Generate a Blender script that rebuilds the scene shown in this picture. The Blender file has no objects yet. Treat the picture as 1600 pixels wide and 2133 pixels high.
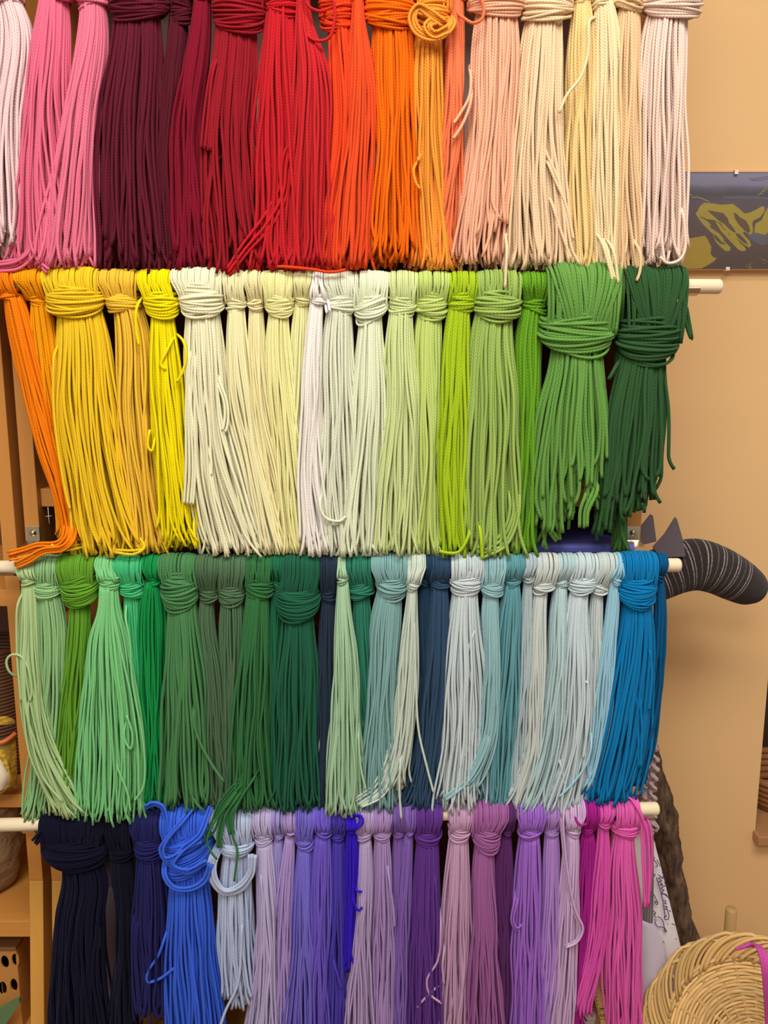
import bpy, math, random
import numpy as np
C = bpy.context.scene.collection
RNG = np.random.default_rng(7)
random.seed(7)
PI = math.pi

# ------------------------------------------------------------------ camera
F_PX, PITCH, CAM = 1660.0, math.radians(9.6), (0.0, -0.95, 1.35)
CT, ST = math.cos(PITCH), math.sin(PITCH)

def at(px, py, Y):
    """photo pixel -> point on the vertical plane at depth Y"""
    u, v = px - 800.0, py - 1066.5
    dx, dy, dz = u, F_PX * CT - v * ST, -(v * CT + F_PX * ST)
    k = (Y - CAM[1]) / dy
    return np.array([dx * k, Y, CAM[2] + dz * k])

def mpp(py, Y):
    return (Y - CAM[1]) / (F_PX * CT - (py - 1066.5) * ST)

cd = bpy.data.cameras.new('camera'); co = bpy.data.objects.new('camera', cd); C.objects.link(co)
cd.sensor_fit = 'HORIZONTAL'; cd.sensor_width = 36.0; cd.lens = F_PX / 1600 * 36
co.location = CAM; co.rotation_euler = (PI / 2 - PITCH, 0, 0); cd.clip_start = 0.02
bpy.context.scene.camera = co
sc = bpy.context.scene
sc.view_settings.view_transform = 'Standard'; sc.view_settings.look = 'None'
sc.view_settings.gamma = 1.0; sc.view_settings.exposure = 0.0; sc.view_settings.use_curve_mapping = False

# ------------------------------------------------------------------ materials
def lin(c):
    return tuple(((x / 255) / 12.92 if x / 255 <= 0.04045 else ((x / 255 + 0.055) / 1.055) ** 2.4) for x in c)

class NT:
    def __init__(s, name):
        s.m = bpy.data.materials.new(name); s.m.use_nodes = True
        s.t = s.m.node_tree; s.n = s.t.nodes; s.b = s.n['Principled BSDF']
    def new(s, kind, **kw):
        n = s.n.new(kind)
        for k, v in kw.items(): setattr(n, k, v)
        return n
    def link(s, a, b): s.t.links.new(a, b)
    def val(s, sock, v): sock.default_value = v
    def math(s, op, a, b=None, c=None):
        n = s.new('ShaderNodeMath', operation=op)
        for i, x in enumerate((a, b, c)):
            if x is None: continue
            if isinstance(x, (int, float)): n.inputs[i].default_value = x
            else: s.link(x, n.inputs[i])
        return n.outputs[0]
    def mix(s, fac, a, b, blend='MIX'):
        n = s.new('ShaderNodeMix', data_type='RGBA', blend_type=blend)
        for i, x in ((0, fac), (6, a), (7, b)):
            if isinstance(x, (int, float)): n.inputs[i].default_value = x
            elif isinstance(x, tuple): n.inputs[i].default_value = (*x[:3], 1)
            else: s.link(x, n.inputs[i])
        return n.outputs[2]
    def noise(s, scale, detail=2, coord=None, rough=0.5):
        n = s.new('ShaderNodeTexNoise'); n.inputs['Scale'].default_value = scale
        n.inputs['Detail'].default_value = detail; n.inputs['Roughness'].default_value = rough
        if coord is not None: s.link(coord, n.inputs['Vector'])
        return n.outputs['Fac']
    def ramp(s, fac, stops):
        n = s.new('ShaderNodeValToRGB'); e = n.color_ramp.elements
        while len(e) > 1: e.remove(e[-1])
        e[0].position = stops[0][0]; e[0].color = (*lin(stops[0][1]), 1)
        for p, c in stops[1:]:
            x = e.new(p); x.color = (*lin(c), 1)
        s.link(fac, n.inputs[0]); return n.outputs[0]
    def coord(s, which='Object', scale=None):
        t = s.new('ShaderNodeTexCoord').outputs[which]
        if scale:
            m = s.new('ShaderNodeMapping'); m.inputs['Scale'].default_value = scale
            s.link(t, m.inputs['Vector']); t = m.outputs['Vector']
        return t
    def bump(s, h, strength=0.5, dist=0.001, normal=None):
        n = s.new('ShaderNodeBump'); n.inputs['Strength'].default_value = strength
        n.inputs['Distance'].default_value = dist; s.link(h, n.inputs['Height'])
        if normal is not None: s.link(normal, n.inputs['Normal'])
        return n.outputs['Normal']

YARN_GAIN = 1.0
SAT = 1.03
def albedo(c, gain, floor=0.0035, top=0.88):
    l = np.array(lin(c)) * gain
    g = l @ np.array([.2126, .7152, .0722])
    l = g + (l - g) * SAT
    return tuple(float(x) for x in np.clip(l, floor, top))

def yarn_mat(name, rgb, gain=None, plies=3, pitch=0.0032):
    k = NT(name)
    base = albedo(rgb, YARN_GAIN if gain is None else gain)
    uv = k.new('ShaderNodeUVMap').outputs[0]
    sp = k.new('ShaderNodeSeparateXYZ'); k.link(uv, sp.inputs[0])
    ph = k.math('MULTIPLY_ADD', sp.outputs[0], float(plies), k.math('MULTIPLY', sp.outputs[1], 1.0 / pitch))
    s = k.math('SINE', k.math('MULTIPLY', ph, 2 * PI))
    h = k.math('POWER', k.math('MULTIPLY_ADD', s, 0.5, 0.5), 0.6)
    fz = k.noise(2600, 2, k.coord('Object'))
    hh = k.math('MULTIPLY_ADD', fz, 0.45, h)
    nrm = k.bump(hh, 0.42, 0.0008)
    k.link(nrm, k.b.inputs['Normal'])
    geo = k.new('ShaderNodeNewGeometry')
    rnd = geo.outputs['Random Per Island']
    f = k.math('MULTIPLY_ADD', rnd, 0.16, 0.92)
    f2 = k.math('MULTIPLY_ADD', k.noise(900, 2, k.coord('Object')), 0.24, 0.88)
    g = k.math('MULTIPLY', f, f2)
    sc_ = k.new('ShaderNodeVectorMath', operation='SCALE'); sc_.inputs[0].default_value = base
    k.link(g, sc_.inputs['Scale']); k.link(sc_.outputs[0], k.b.inputs['Base Color'])
    k.b.inputs['Roughness'].default_value = 0.85
    k.b.inputs['Specular IOR Level'].default_value = 0.08
    k.b.inputs['Sheen Weight'].default_value = 0.12
    k.b.inputs['Sheen Roughness'].default_value = 0.4
    lc = np.array(base); lc = lc / max(lc.max(), 1e-4)
    k.b.inputs['Sheen Tint'].default_value = (*[float(0.35 + 0.65 * x) for x in lc], 1)
    return k.m

def plain(name, rgb, rough=0.6, gain=1.0, metal=0.0, noise=0.0, nscale=40, bump=0.0, bscale=200, spec=0.5):
    k = NT(name); base = albedo(rgb, gain, 0.0)
    k.b.inputs['Roughness'].default_value = rough; k.b.inputs['Metallic'].default_value = metal
    k.b.inputs['Specular IOR Level'].default_value = spec
    if noise:
        n = k.noise(nscale, 3, k.coord('Object'))
        k.link(k.mix(n, tuple(x * (1 - noise) for x in base), tuple(min(x * (1 + noise), 1) for x in base)), k.b.inputs['Base Color'])
    else: k.b.inputs['Base Color'].default_value = (*base, 1)
    if bump: k.link(k.bump(k.noise(bscale, 3, k.coord('Object')), bump, 0.001), k.b.inputs['Normal'])
    return k.m

def wood(name, rgb, axis=2, gain=1.0, contrast=0.14, rough=0.42):
    k = NT(name); base = albedo(rgb, gain, 0.0)
    s = [60, 60, 60]; s[axis] = 3
    n = k.noise(1.0, 4, k.coord('Object', tuple(s)), 0.6)
    s2 = [260, 260, 260]; s2[axis] = 9
    n2 = k.noise(1.0, 2, k.coord('Object', tuple(s2)))
    f = k.math('MULTIPLY_ADD', n2, 0.35, k.math('MULTIPLY', n, 0.75))
    k.link(k.mix(f, tuple(x * (1 - contrast) ** 1.5 for x in base), tuple(min(1, x * (1 + contrast)) for x in base)), k.b.inputs['Base Color'])
    k.b.inputs['Roughness'].default_value = rough
    return k.m

# ------------------------------------------------------------------ mesh helpers
def mesh_obj(name, V, loops, totals, mat, parent=None, uvs=None, smooth=True, matidx=None):
    me = bpy.data.meshes.new(name)
    V = np.asarray(V, np.float32); loops = np.asarray(loops, np.int32); totals = np.asarray(totals, np.int32)
    me.vertices.add(len(V)); me.vertices.foreach_set('co', V.ravel())
    me.loops.add(len(loops)); me.loops.foreach_set('vertex_index', loops)
    me.polygons.add(len(totals))
    starts = np.concatenate([[0], np.cumsum(totals)[:-1]]).astype(np.int32)
    me.polygons.foreach_set('loop_start', starts); me.polygons.foreach_set('loop_total', totals)
    me.polygons.foreach_set('use_smooth', np.full(len(totals), smooth))
    if uvs is not None:
        l = me.uv_layers.new(name='UVMap'); l.data.foreach_set('uv', np.asarray(uvs, np.float32).ravel())
    for m in (mat if isinstance(mat, (list, tuple)) else [mat]): me.materials.append(m)
    if matidx is not None: me.polygons.foreach_set('material_index', np.asarray(matidx, np.int32))
    me.update(calc_edges=True); me.validate()
    o = bpy.data.objects.new(name, me); C.objects.link(o)
    if parent: o.parent = parent
    return o

class MB:
    """collects shapes, builds ONE mesh"""
    def __init__(s): s.V, s.L, s.T, s.U, s.M, s.n = [], [], [], [], [], 0
    def add(s, V, faces, uv=None, mi=0):
        V = np.asarray(V, float); s.V.append(V)
        for i, f in enumerate(faces):
            s.L.extend([x + s.n for x in f]); s.T.append(len(f)); s.M.append(mi)
            s.U.extend([(0, 0)] * len(f) if uv is None else uv[i])
        s.n += len(V)
    def raw(s, V, loops, totals, uv, mi=0):
        s.V.append(np.asarray(V)); s.L.extend((np.asarray(loops) + s.n).tolist()); s.T.extend(np.asarray(totals).tolist())
        s.U.extend(np.asarray(uv).tolist()); s.M.extend([mi] * len(totals)); s.n += len(V)
    def box(s, a, b, mi=0):
        (x0, y0, z0), (x1, y1, z1) = a, b
        V = [(x0,y0,z0),(x1,y0,z0),(x1,y1,z0),(x0,y1,z0),(x0,y0,z1),(x1,y0,z1),(x1,y1,z1),(x0,y1,z1)]
        s.add(V, [(0,3,2,1),(4,5,6,7),(0,1,5,4),(1,2,6,5),(2,3,7,6),(3,0,4,7)], mi=mi)
    def prism(s, poly, vec, mi=0):
        """poly: list of 3D points (planar), extruded by vec"""
        n = len(poly); P = np.array(poly, float); Q = P + np.array(vec, float)
        s.add(np.vstack([P, Q]), [tuple(range(n))[::-1], tuple(range(n, 2 * n))] + [(i, (i + 1) % n, n + (i + 1) % n, n + i) for i in range(n)], mi=mi)
    def tube(s, path, r, S=8, mi=0, ref=None, ell=1.0):
        v, l, t, u = tubes(transport(np.asarray(path, float)), r, S, ell) if ref is None else tubes(frames(np.asarray(path, float)[None], ref), r, S, ell)
        s.raw(v, l, t, u, mi)
    def build(s, name, mat, parent=None, smooth=True, bevel=0):
        o = mesh_obj(name, np.vstack(s.V), s.L, s.T, mat, parent, s.U, smooth, s.M)
        if bevel:
            b = o.modifiers.new('bevel', 'BEVEL'); b.width = bevel; b.segments = 2; b.limit_method = 'ANGLE'
        return o

def frames(P, ref):
    """P (M,R,3) -> P, N, B with a fixed reference direction"""
    T = np.gradient(P, axis=1); T /= np.linalg.norm(T, axis=2, keepdims=True) + 1e-12
    ref = np.broadcast_to(np.array(ref, float), P.shape)
    N = ref - (ref * T).sum(2, keepdims=True) * T
    N /= np.linalg.norm(N, axis=2, keepdims=True) + 1e-9
    return P, N, np.cross(T, N)

def transport(p):
    T = np.gradient(p, axis=0); T /= np.linalg.norm(T, axis=1, keepdims=True) + 1e-12
    r = np.array([0, 1.0, 0]) if abs(T[0][1]) < 0.9 else np.array([1.0, 0, 0])
    N = np.zeros_like(p)
    for i in range(len(p)):
        r = r - (r @ T[i]) * T[i]; r /= np.linalg.norm(r) + 1e-12; N[i] = r
    return p[None], N[None], np.cross(T, N)[None]

def tubes(PNB, r, S=6, ell=1.0):
    P, N, B = PNB; M, R, _ = P.shape
    r = np.broadcast_to(np.asarray(r, float), (M, R)) if np.ndim(r) != 1 or np.shape(r) == (R,) else np.asarray(r, float)[:, None] * np.ones((1, R))
    a = np.arange(S) * 2 * PI / S
    V = P[:, :, None] + r[:, :, None, None] * (np.cos(a)[None, None, :, None] * N[:, :, None] + ell * np.sin(a)[None, None, :, None] * B[:, :, None])
    L = np.concatenate([np.zeros((M, 1)), np.cumsum(np.linalg.norm(np.diff(P, axis=1), axis=2), axis=1)], axis=1)
    m, i, j = np.meshgrid(np.arange(M), np.arange(R - 1), np.arange(S), indexing='ij')
    idx = lambda m, i, j: (m * R + i) * S + j % S
    Q = np.stack([idx(m, i, j), idx(m, i + 1, j), idx(m, i + 1, j + 1), idx(m, i, j + 1)], axis=-1).reshape(-1, 4)
    l0, l1 = L[m, i], L[m, i + 1]; off = np.broadcast_to((np.arange(M) * 0.37)[:, None, None], m.shape)
    U = np.stack([np.stack([j / S + off, l0], -1), np.stack([j / S + off, l1], -1), np.stack([(j + 1) / S + off, l1], -1), np.stack([(j + 1) / S + off, l0], -1)], axis=-2).reshape(-1, 2)
    mm = np.arange(M)[:, None]; k = np.arange(S)[None]
    c0 = (mm * R * S + k); c1 = (mm * R * S + (R - 1) * S + k[:, ::-1])
    loops = np.concatenate([Q.ravel(), c0.ravel(), c1.ravel()])
    tot = np.concatenate([np.full(len(Q), 4), np.full(2 * M, S)])
    uv = np.vstack([U, np.zeros((2 * M * S, 2))])
    return V.reshape(-1, 3), loops, tot, uv

def tubes_obj(name, PNB, r, mat, parent, S=6):
    v, l, t, u = tubes(PNB, r, S)
    return mesh_obj(name, v, l, t, mat, parent, u, True)

def smooth_path(pts, n):
    """Catmull-Rom through pts (K,D), n samples spaced evenly by chord"""
    p = np.asarray(pts, float)
    d = np.concatenate([[0], np.cumsum(np.linalg.norm(np.diff(p, axis=0), axis=1) ** 0.5 + 1e-9)])
    s = np.linspace(0, d[-1], n)
    return hermite(d, p, s)

def hermite(d, p, s):
    d = np.asarray(d, float); p = np.asarray(p, float)
    one = p.ndim == 1
    if one: p = p[:, None]
    m = np.zeros_like(p)
    sl = np.diff(p, axis=0) / np.diff(d)[:, None]
    m[0], m[-1] = sl[0], sl[-1]
    if len(d) > 2: m[1:-1] = (sl[:-1] * np.diff(d)[1:, None] + sl[1:] * np.diff(d)[:-1, None]) / (d[2:] - d[:-2])[:, None]
    i = np.clip(np.searchsorted(d, s, side='right') - 1, 0, len(d) - 2)
    h = (d[i + 1] - d[i]); t = np.clip((s - d[i]) / h, 0, 1.0)
    t = t[..., None]; h = h[..., None]
    q = (2*t**3-3*t**2+1)*p[i] + (t**3-2*t**2+t)*h*m[i] + (-2*t**3+3*t**2)*p[i+1] + (t**3-t**2)*h*m[i+1]
    return q[..., 0] if one else q

def empty(name, loc=(0, 0, 0), label=None, cat=None, group=None):
    o = bpy.data.objects.new(name, None); C.objects.link(o); o.empty_display_size = 0.02
    # parts are built in world coordinates, so the empty stays at the origin unless the parts are copied
    tag(o, label, cat, group); return o

def tag(o, label, cat, group=None):
    if label: o['label'] = label
    if cat: o['category'] = cat
    if group: o['group'] = group
    return o

def structure(o): o['kind'] = 'structure'; return o

def seat_empty(root, loc):
    """move an empty to the base of its thing while its parts stay put"""
    from mathutils import Vector
    root.location = loc
    for ch in root.children: ch.location = ch.location - Vector(loc)

# ------------------------------------------------------------------ colours of things that are not yarn
M_ROD = wood('birch_dowel', (238, 222, 190), axis=0, contrast=0.06, rough=0.5)
M_STEEL = plain('bracket_steel', (205, 200, 188), rough=0.28, metal=1.0)
M_BRASS = plain('brass_screw', (200, 170, 110), rough=0.3, metal=1.0)
M_OAK = wood('oak_veneer', (204, 140, 70), axis=2, contrast=0.12)
M_OAKX = wood('oak_veneer_shelf', (204, 142, 72), axis=0, contrast=0.12)
M_BACK = wood('shaded_back_board', (104, 66, 42), axis=2, contrast=0.08)  # darkened brown paints in the shade seen between the hanks
M_OAKL = wood('lit_oak', (214, 158, 78), axis=2, contrast=0.1)  # same oak, lighter: light on the slanted legs put into the colour

# ------------------------------------------------------------------ setting
WALL_Y = 0.37
km = NT('orange_wall_paint'); cb = km.coord('Object')
wb = tuple(lin((233, 193, 138)))
km.link(km.mix(km.noise(3.0, 3, cb), tuple(x * .97 for x in wb), tuple(x * 1.03 for x in wb)), km.b.inputs['Base Color'])
km.link(km.bump(km.noise(350, 3, cb), 0.12, 0.001), km.b.inputs['Normal']); km.b.inputs['Roughness'].default_value = 0.7
km.b.inputs['Specular IOR Level'].default_value = 0.25
M_WALL = km.m
nx = at(1585, 1590, WALL_Y)[0]                    # edge of the niche in the wall
nz = at(1590, 1742, WALL_Y)[2]                    # sill of the niche
b = MB()
b.box((-2.0, WALL_Y, 0), (nx, WALL_Y + .3, 2.6))
b.box((nx, WALL_Y, 0), (2.0, WALL_Y + .3, nz))
b.box((nx + .5, WALL_Y, nz), (2.0, WALL_Y + .3, 2.6))
b.box((nx, WALL_Y, nz + .75), (nx + .5, WALL_Y + .3, 2.6))
b.box((nx, WALL_Y + .27, nz), (nx + .5, WALL_Y + .3, nz + .75))
structure(b.build('wall_back', M_WALL, smooth=False))
b = MB(); b.box((-2.0, -2.6, -0.05), (2.0, WALL_Y + .3, 0))
structure(b.build('floor', wood('floor_boards', (150, 105, 65), axis=0), smooth=False))
b = MB(); b.box((-2.0, -2.6, 2.6), (2.0, WALL_Y + .3, 2.65))
structure(b.build('ceiling', plain('ceiling_paint', (240, 236, 225), 0.9), smooth=False))

# ------------------------------------------------------------------ shelf units behind the rods
SH_Y = 0.06; SH_B = WALL_Y - 0.012
zb = at(70, 1834, SH_Y)[2]
def side_poly(y_back, top):
    k = 0.034 / (zb - at(70, 2133, SH_Y)[2])
    return zb, SH_Y - k * zb
def shelf_unit(name, xa, xb, tiers, label):
    t = 0.019
    root = empty(name, label=label, cat='shelf unit')
    zb_, yfoot = side_poly(SH_B, 2.02)
    for x in (xa, xb - t):
        b = MB(); b.box((x, SH_Y, zb), (x + t, SH_B, 2.02)); b.build('side_panel', M_OAK, root, False, 0.0008)
        b = MB(); b.prism([(x, SH_Y, zb - .0006), (x, yfoot, 0), (x, SH_B, 0), (x, SH_B, zb - .0006)], (t, 0, 0)); b.build('leg', M_OAKL, root, False, 0.0008)
    b = MB(); b.box((xa + t, SH_B - .006, .08), (xb - t, SH_B, 2.0)); b.build('back_panel', M_BACK, root, False)
    for z, yf, th in tiers:
        b = MB(); b.box((xa + t + .0003, yf, z - th), (xb - t - .0003, SH_B - .0065, z)); b.build('shelf', M_OAKX, root, False, 0.0008)
    return root
XL, XR = at(52, 1110, SH_Y)[0], at(1335, 1110, SH_Y)[0]
zs = at(110, 1018, SH_Y + .01)[2]
zs_mid = at(1180, 1152, SH_Y + .06)[2]
zs_low = at(600, 2175, SH_Y)[2]
shelf_unit('shelf_unit', XL, XR, [(1.98, SH_Y + .004, .022), (zs + .40, SH_Y + .05, .02), (zs, SH_Y + .01, .0235), (zs_mid - .085, SH_Y + .005, .02), (zs_low, SH_Y + .005, .022), (.1, SH_Y, .022)],
           'orange oak shelving unit standing against the wall behind all the yarn')
X2 = at(38, 1180, SH_Y)[0]
zl1 = at(10, 1231, SH_Y)[2]; zl2 = at(20, 1917, SH_Y - .004)[2]; zl3 = at(20, 1655, SH_Y + .03)[2]; zl4 = zl2 - .19
shelf_unit('shelf_unit', X2 - .8, X2, [(1.98, SH_Y + .004, .022), (zl1, SH_Y + .004, .022), (zl3, SH_Y + .03, .02), (zl2, SH_Y - .006, .0245), (zl4, SH_Y - .02, .022), (.1, SH_Y, .022)],
           'oak shelving unit at the edge of the photo holding yellow bag and holed box')
# shelf pin with a hanging wire hook
p = empty('shelf_pin', label='thin white wire hook hanging under the shelf rail beside orange hank', cat='hook')
b = MB(); q = at(100, 1057, SH_Y + .012)
b.tube([q + (0, 0, .002), q + (0, 0, -.012), q + (.0004, 0, -.022)], .0006, 6); b.tube([q + (-.004, 0, -.012), q + (.004, 0, -.011)], .0005, 6)
b.build('wire', plain('white_wire', (225, 220, 210), .4), p)

# ------------------------------------------------------------------ dowels and their brackets
RODS = [((-60, -66), (1560, -74)), ((-60, 588), (1503, 597)), ((-60, 1182), (1418, 1177)), ((-40, 1719), (1372, 1684))]
RODN = ['top', 'second', 'third', 'bottom']
R_ROD = 0.0084
def rodz(row, px):
    (x0, y0), (x1, y1) = RODS[row]
    return at(px, y0 + (y1 - y0) * (px - x0) / (x1 - x0), 0)
BRX = [(-.455, .352), (-.457, .353), (-.4585, .333), (-.4565, .3365)]
def px_of(row, X):
    lo, hi = -200.0, 1800.0
    for _ in range(40):
        m = (lo + hi) / 2
        if rodz(row, m)[0] < X: lo = m
        else: hi = m
    return lo
for row in range(4):
    a, c = rodz(row, RODS[row][0][0]), rodz(row, RODS[row][1][0])
    if row < 3: a = a + (c - a) / (c - a)[0] * (-.50 - a[0])
    L = np.linalg.norm(c - a); d = (c - a) / L
    prof = [(0, .0055), (.001, .0072), (.003, R_ROD)] + [(L * i / 8, R_ROD) for i in range(1, 8)] + [(L - .003, R_ROD), (L - .001, .0072), (L, .0055)]
    b = MB(); b.tube([a + d * s for s, _ in prof], np.array([r for _, r in prof]), 24, ref=(0, 0, 1))
    tag(b.build('wooden_dowel', M_ROD), f'pale wooden dowel, {RODN[row]} of the four rods carrying the yarn hanks', 'dowel')
    for side in (0, 1):
        xp = (XL + .011, XR - .0105)[side]; X = BRX[row][side]
        r = rodz(row, px_of(row, X))
        zp = at(0, (-108, 545, 1124, 1650)[row], SH_Y)[2]; z0 = r[2]
        by = (('beside the blush pink hank', 'beside the pale shell pink hank'), ('beside the burnt orange hank', 'beside the dark forest green hank'),
              ('under the stray orange strands', 'above the cerulean blue hank'), ('beside the thick navy black hank', 'beside the bubblegum pink hank'))[row][side]
        root = empty('dowel_bracket', label=f'bright metal bracket holding the {RODN[row]} dowel {by}', cat='bracket')
        w = .0085
        b = MB()
        b.box((xp - w, SH_Y - .0016, zp - .0015), (xp + w, SH_Y - .0001, zp + .0175))
        za = z0 - R_ROD - .0012
        sec = [(xp, SH_Y - .001, zp), (xp * .75 + X * .25, .043, zp * .8 + (za) * .2), (X, .0125, za + .006), (X, .008, za + .0022), (X, 0, za), (X, -.008, za + .0022), (X, -.0115, za + .007)]
        P = np.array(sec)
        V = []; Fc = []
        for i, q in enumerate(P):
            V += [q + (-w, 0, 0), q + (w, 0, 0), q + (w, 0, -.0012), q + (-w, 0, -.0012)]
            if i:
                o4 = 4 * i
                for k in range(4): Fc.append((o4 - 4 + k, o4 - 4 + (k + 1) % 4, o4 + (k + 1) % 4, o4 + k))
        Fc += [(0, 3, 2, 1), (len(V) - 4, len(V) - 3, len(V) - 2, len(V) - 1)]
        b.add(V, Fc); b.build('metal_strap', M_STEEL, root, False, .0004)
        b = MB()
        cz = zp + .009
        b.tube([(xp, SH_Y - .0016, cz), (xp, SH_Y - .003, cz), (xp, SH_Y - .0044, cz), (xp, SH_Y - .005, cz)], np.array([.0042, .0041, .003, .0008]), 14, ref=(0, 0, 1))
        b.box((xp - .0022, SH_Y - .0052, cz - .0003), (xp + .0022, SH_Y - .0046, cz + .0003)); b.box((xp - .0003, SH_Y - .0052, cz - .0022), (xp + .0003, SH_Y - .0046, cz + .0022))
        b.build('screw', M_BRASS, root)

# ------------------------------------------------------------------ yarn hanks
# colour name, rgb, fold (x0,x1), knot (x0,x1,ytop,ybottom), tail [(y,x0,x1)...], options
#   options: d strand width in px, rag raggedness px, y depth offset (mm, - is nearer), R fold radius mm, w number of wraps factor, sag, tilt
# loose: list of (points, options) in photo pixels
H = [[], [], [], []]
def hank(row, cname, rgb, fold, knot, tail, loose=(), **o): H[row].append((cname, rgb, fold, knot, tail, list(loose), o))

# --- top rod
hank(0, 'blush pink', (243,208,210), (-60,32), (-55,40,-25,12), [(12,-10,60),(250,-25,52),(520,-30,50)], rag=45)
hank(0, 'candy pink', (228,112,142), (68,150), (72,150,-30,5), [(5,75,145),(250,48,142),(558,30,175)], rag=14,
     loose=[([(75,470),(64,525),(36,548),(-8,556)], {'n': 4,'y': -13}), ([(60,543),(80,552),(98,563)], {'n': 2,'y': -22})])
hank(0, 'rose pink', (230,122,150), (150,225), (152,224,-22,16), [(16,165,224),(250,130,207),(555,70,195)], rag=25, y=-4)
hank(0, 'burgundy', (98,28,46), (222,350), (222,350,-35,52), [(52,230,340),(300,205,335),(556,198,352)], rag=70, R=20)
hank(0, 'dark maroon', (86,24,38), (350,398), (348,398,-20,56), [(56,348,390),(300,325,375),(556,318,390)], rag=40, y=8)
hank(0, 'deep crimson', (128,22,44), (396,442), (400,440,-30,2), [(2,400,438),(300,355,420),(556,352,432)], rag=40)
hank(0, 'dark red', (152,30,42), (440,552), (438,553,-30,80), [(80,437,540),(300,420,530),(548,425,550)], rag=110, R=20,
     loose=[([(462,90),(446,160),(436,240),(430,312)], {'n': 4,'y': -17}), ([(455,300),(440,360),(428,450),(432,540)], {'n': 2})])
hank(0, 'scarlet', (195,36,46), (550,622), (548,625,-30,42), [(42,546,622),(300,535,640),(562,520,660)], rag=20, R=18,
     loose=[([(632,270),(600,330),(590,400),(560,460),(510,520),(475,568)], {}), ([(640,285),(606,345),(596,410),(566,470),(515,527),(478,574)], {}), ([(628,265),(592,320),(582,390),(550,450),(505,510),(472,562)], {}), ([(560,330),(575,345),(570,352),(558,340)], {})])
hank(0, 'bright red', (195,42,48), (618,650), (615,648,-40,-5), [(-5,618,645),(150,612,682),(350,600,690),(560,585,690)], rag=25, y=-5,
     loose=[([(632,20),(638,70),(660,85),(686,78),(697,40),(694,0),(680,-20)], {}), ([(690,-10),(668,20),(645,15),(632,-15)], {})])
hank(0, 'vermilion', (228,72,38), (655,738), (662,740,-25,75), [(75,682,742),(300,680,755),(560,640,735)], rag=20, y=3,
     loose=[([(550,551),(600,556),(650,561),(690,567),(720,562)], {'y': -20})])
hank(0, 'tomato orange', (230,82,44), (732,762), (733,760,-30,-2), [(-2,735,757),(200,718,782),(400,700,775),(558,680,770)], rag=22, y=-6)
hank(0, 'vivid orange', (246,112,20), (756,870), (756,870,-30,72), [(72,772,866),(300,778,862),(535,765,872)], rag=55, R=20)
hank(0, 'apricot orange', (240,158,66), (868,935), (864,940,-20,70), [(70,864,922),(300,860,926),(560,872,945)], rag=20, R=17, w=.6,
     loose=[([(935,10),(943,40),(925,68),(898,78),(868,62),(860,35),(872,14),(895,28),(925,48)], {'n':3,'y':-24}), ([(930,20),(905,38),(890,55),(905,72),(935,60)], {'n':3,'y':-28}), ([(864,300),(872,330),(862,350),(866,380),(876,395)], {}), ([(868,290),(876,315),(872,335)], {})])
hank(0, 'coral', (236,125,84), (936,978), (930,975,-30,0), [(0,928,968),(250,922,965),(556,848,952)], rag=20, y=8,
     loose=[([(955,0),(965,30),(985,48),(1005,38),(1007,10),(990,-15)], {'y': -24})])
hank(0, 'peach', (250,182,152), (974,1098), (974,1098,-30,45), [(45,980,1086),(280,972,1072),(530,938,1058)], rag=90, R=20,
     loose=[([(983,120),(978,200),(960,235),(945,258)], {}), ([(985,150),(980,215),(962,262),(944,290)], {})])
hank(0, 'sand', (238,208,172), (1088,1200), (1086,1200,-30,56), [(56,1086,1178),(300,1065,1178),(560,1060,1205)], rag=20, R=20,
     loose=[([(1120,250),(1135,310),(1165,380),(1180,450),(1192,520),(1207,550)], {}), ([(1140,380),(1155,440),(1175,500),(1190,540)], {}), ([(1130,300),(1150,360),(1180,430),(1195,500)], {}), ([(1060,480),(1055,540),(1052,600)], {'y': -26})])
hank(0, 'straw', (238,208,146), (1196,1236), (1195,1233,-25,12), [(12,1190,1236),(300,1180,1232),(562,1178,1245)], rag=20, y=4)
hank(0, 'cream', (242,218,176), (1234,1282), (1235,1280,-20,18), [(18,1236,1288),(300,1230,1292),(580,1230,1298)], rag=15,
     loose=[([(1255,14),(1230,40),(1225,110),(1210,160),(1180,200),(1165,235)], {'y': -22}), ([(1262,480),(1270,540),(1280,580),(1276,600)], {'y': -24}), ([(1270,480),(1282,540),(1288,590)], {'y': -24}), ([(1250,470),(1262,530),(1274,575),(1277,607)], {'y': -26})])
hank(0, 'tan beige', (232,198,156), (1280,1348), (1280,1346,-25,28), [(28,1285,1334),(300,1275,1328),(575,1272,1342)], rag=20,
     loose=[([(1325,480),(1335,540),(1332,570),(1326,585)], {'y': -26})])
hank(0, 'pale shell pink', (240,212,198), (1340,1470), (1338,1468,-35,48), [(48,1336,1436),(280,1328,1427),(545,1328,1424)], rag=40, R=21,
     loose=[([(1418,400),(1426,470),(1427,520),(1415,542),(1390,548),(1375,535)], {'y': -20}), ([(1412,540),(1420,560),(1424,578)], {'y': 2})])
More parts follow.
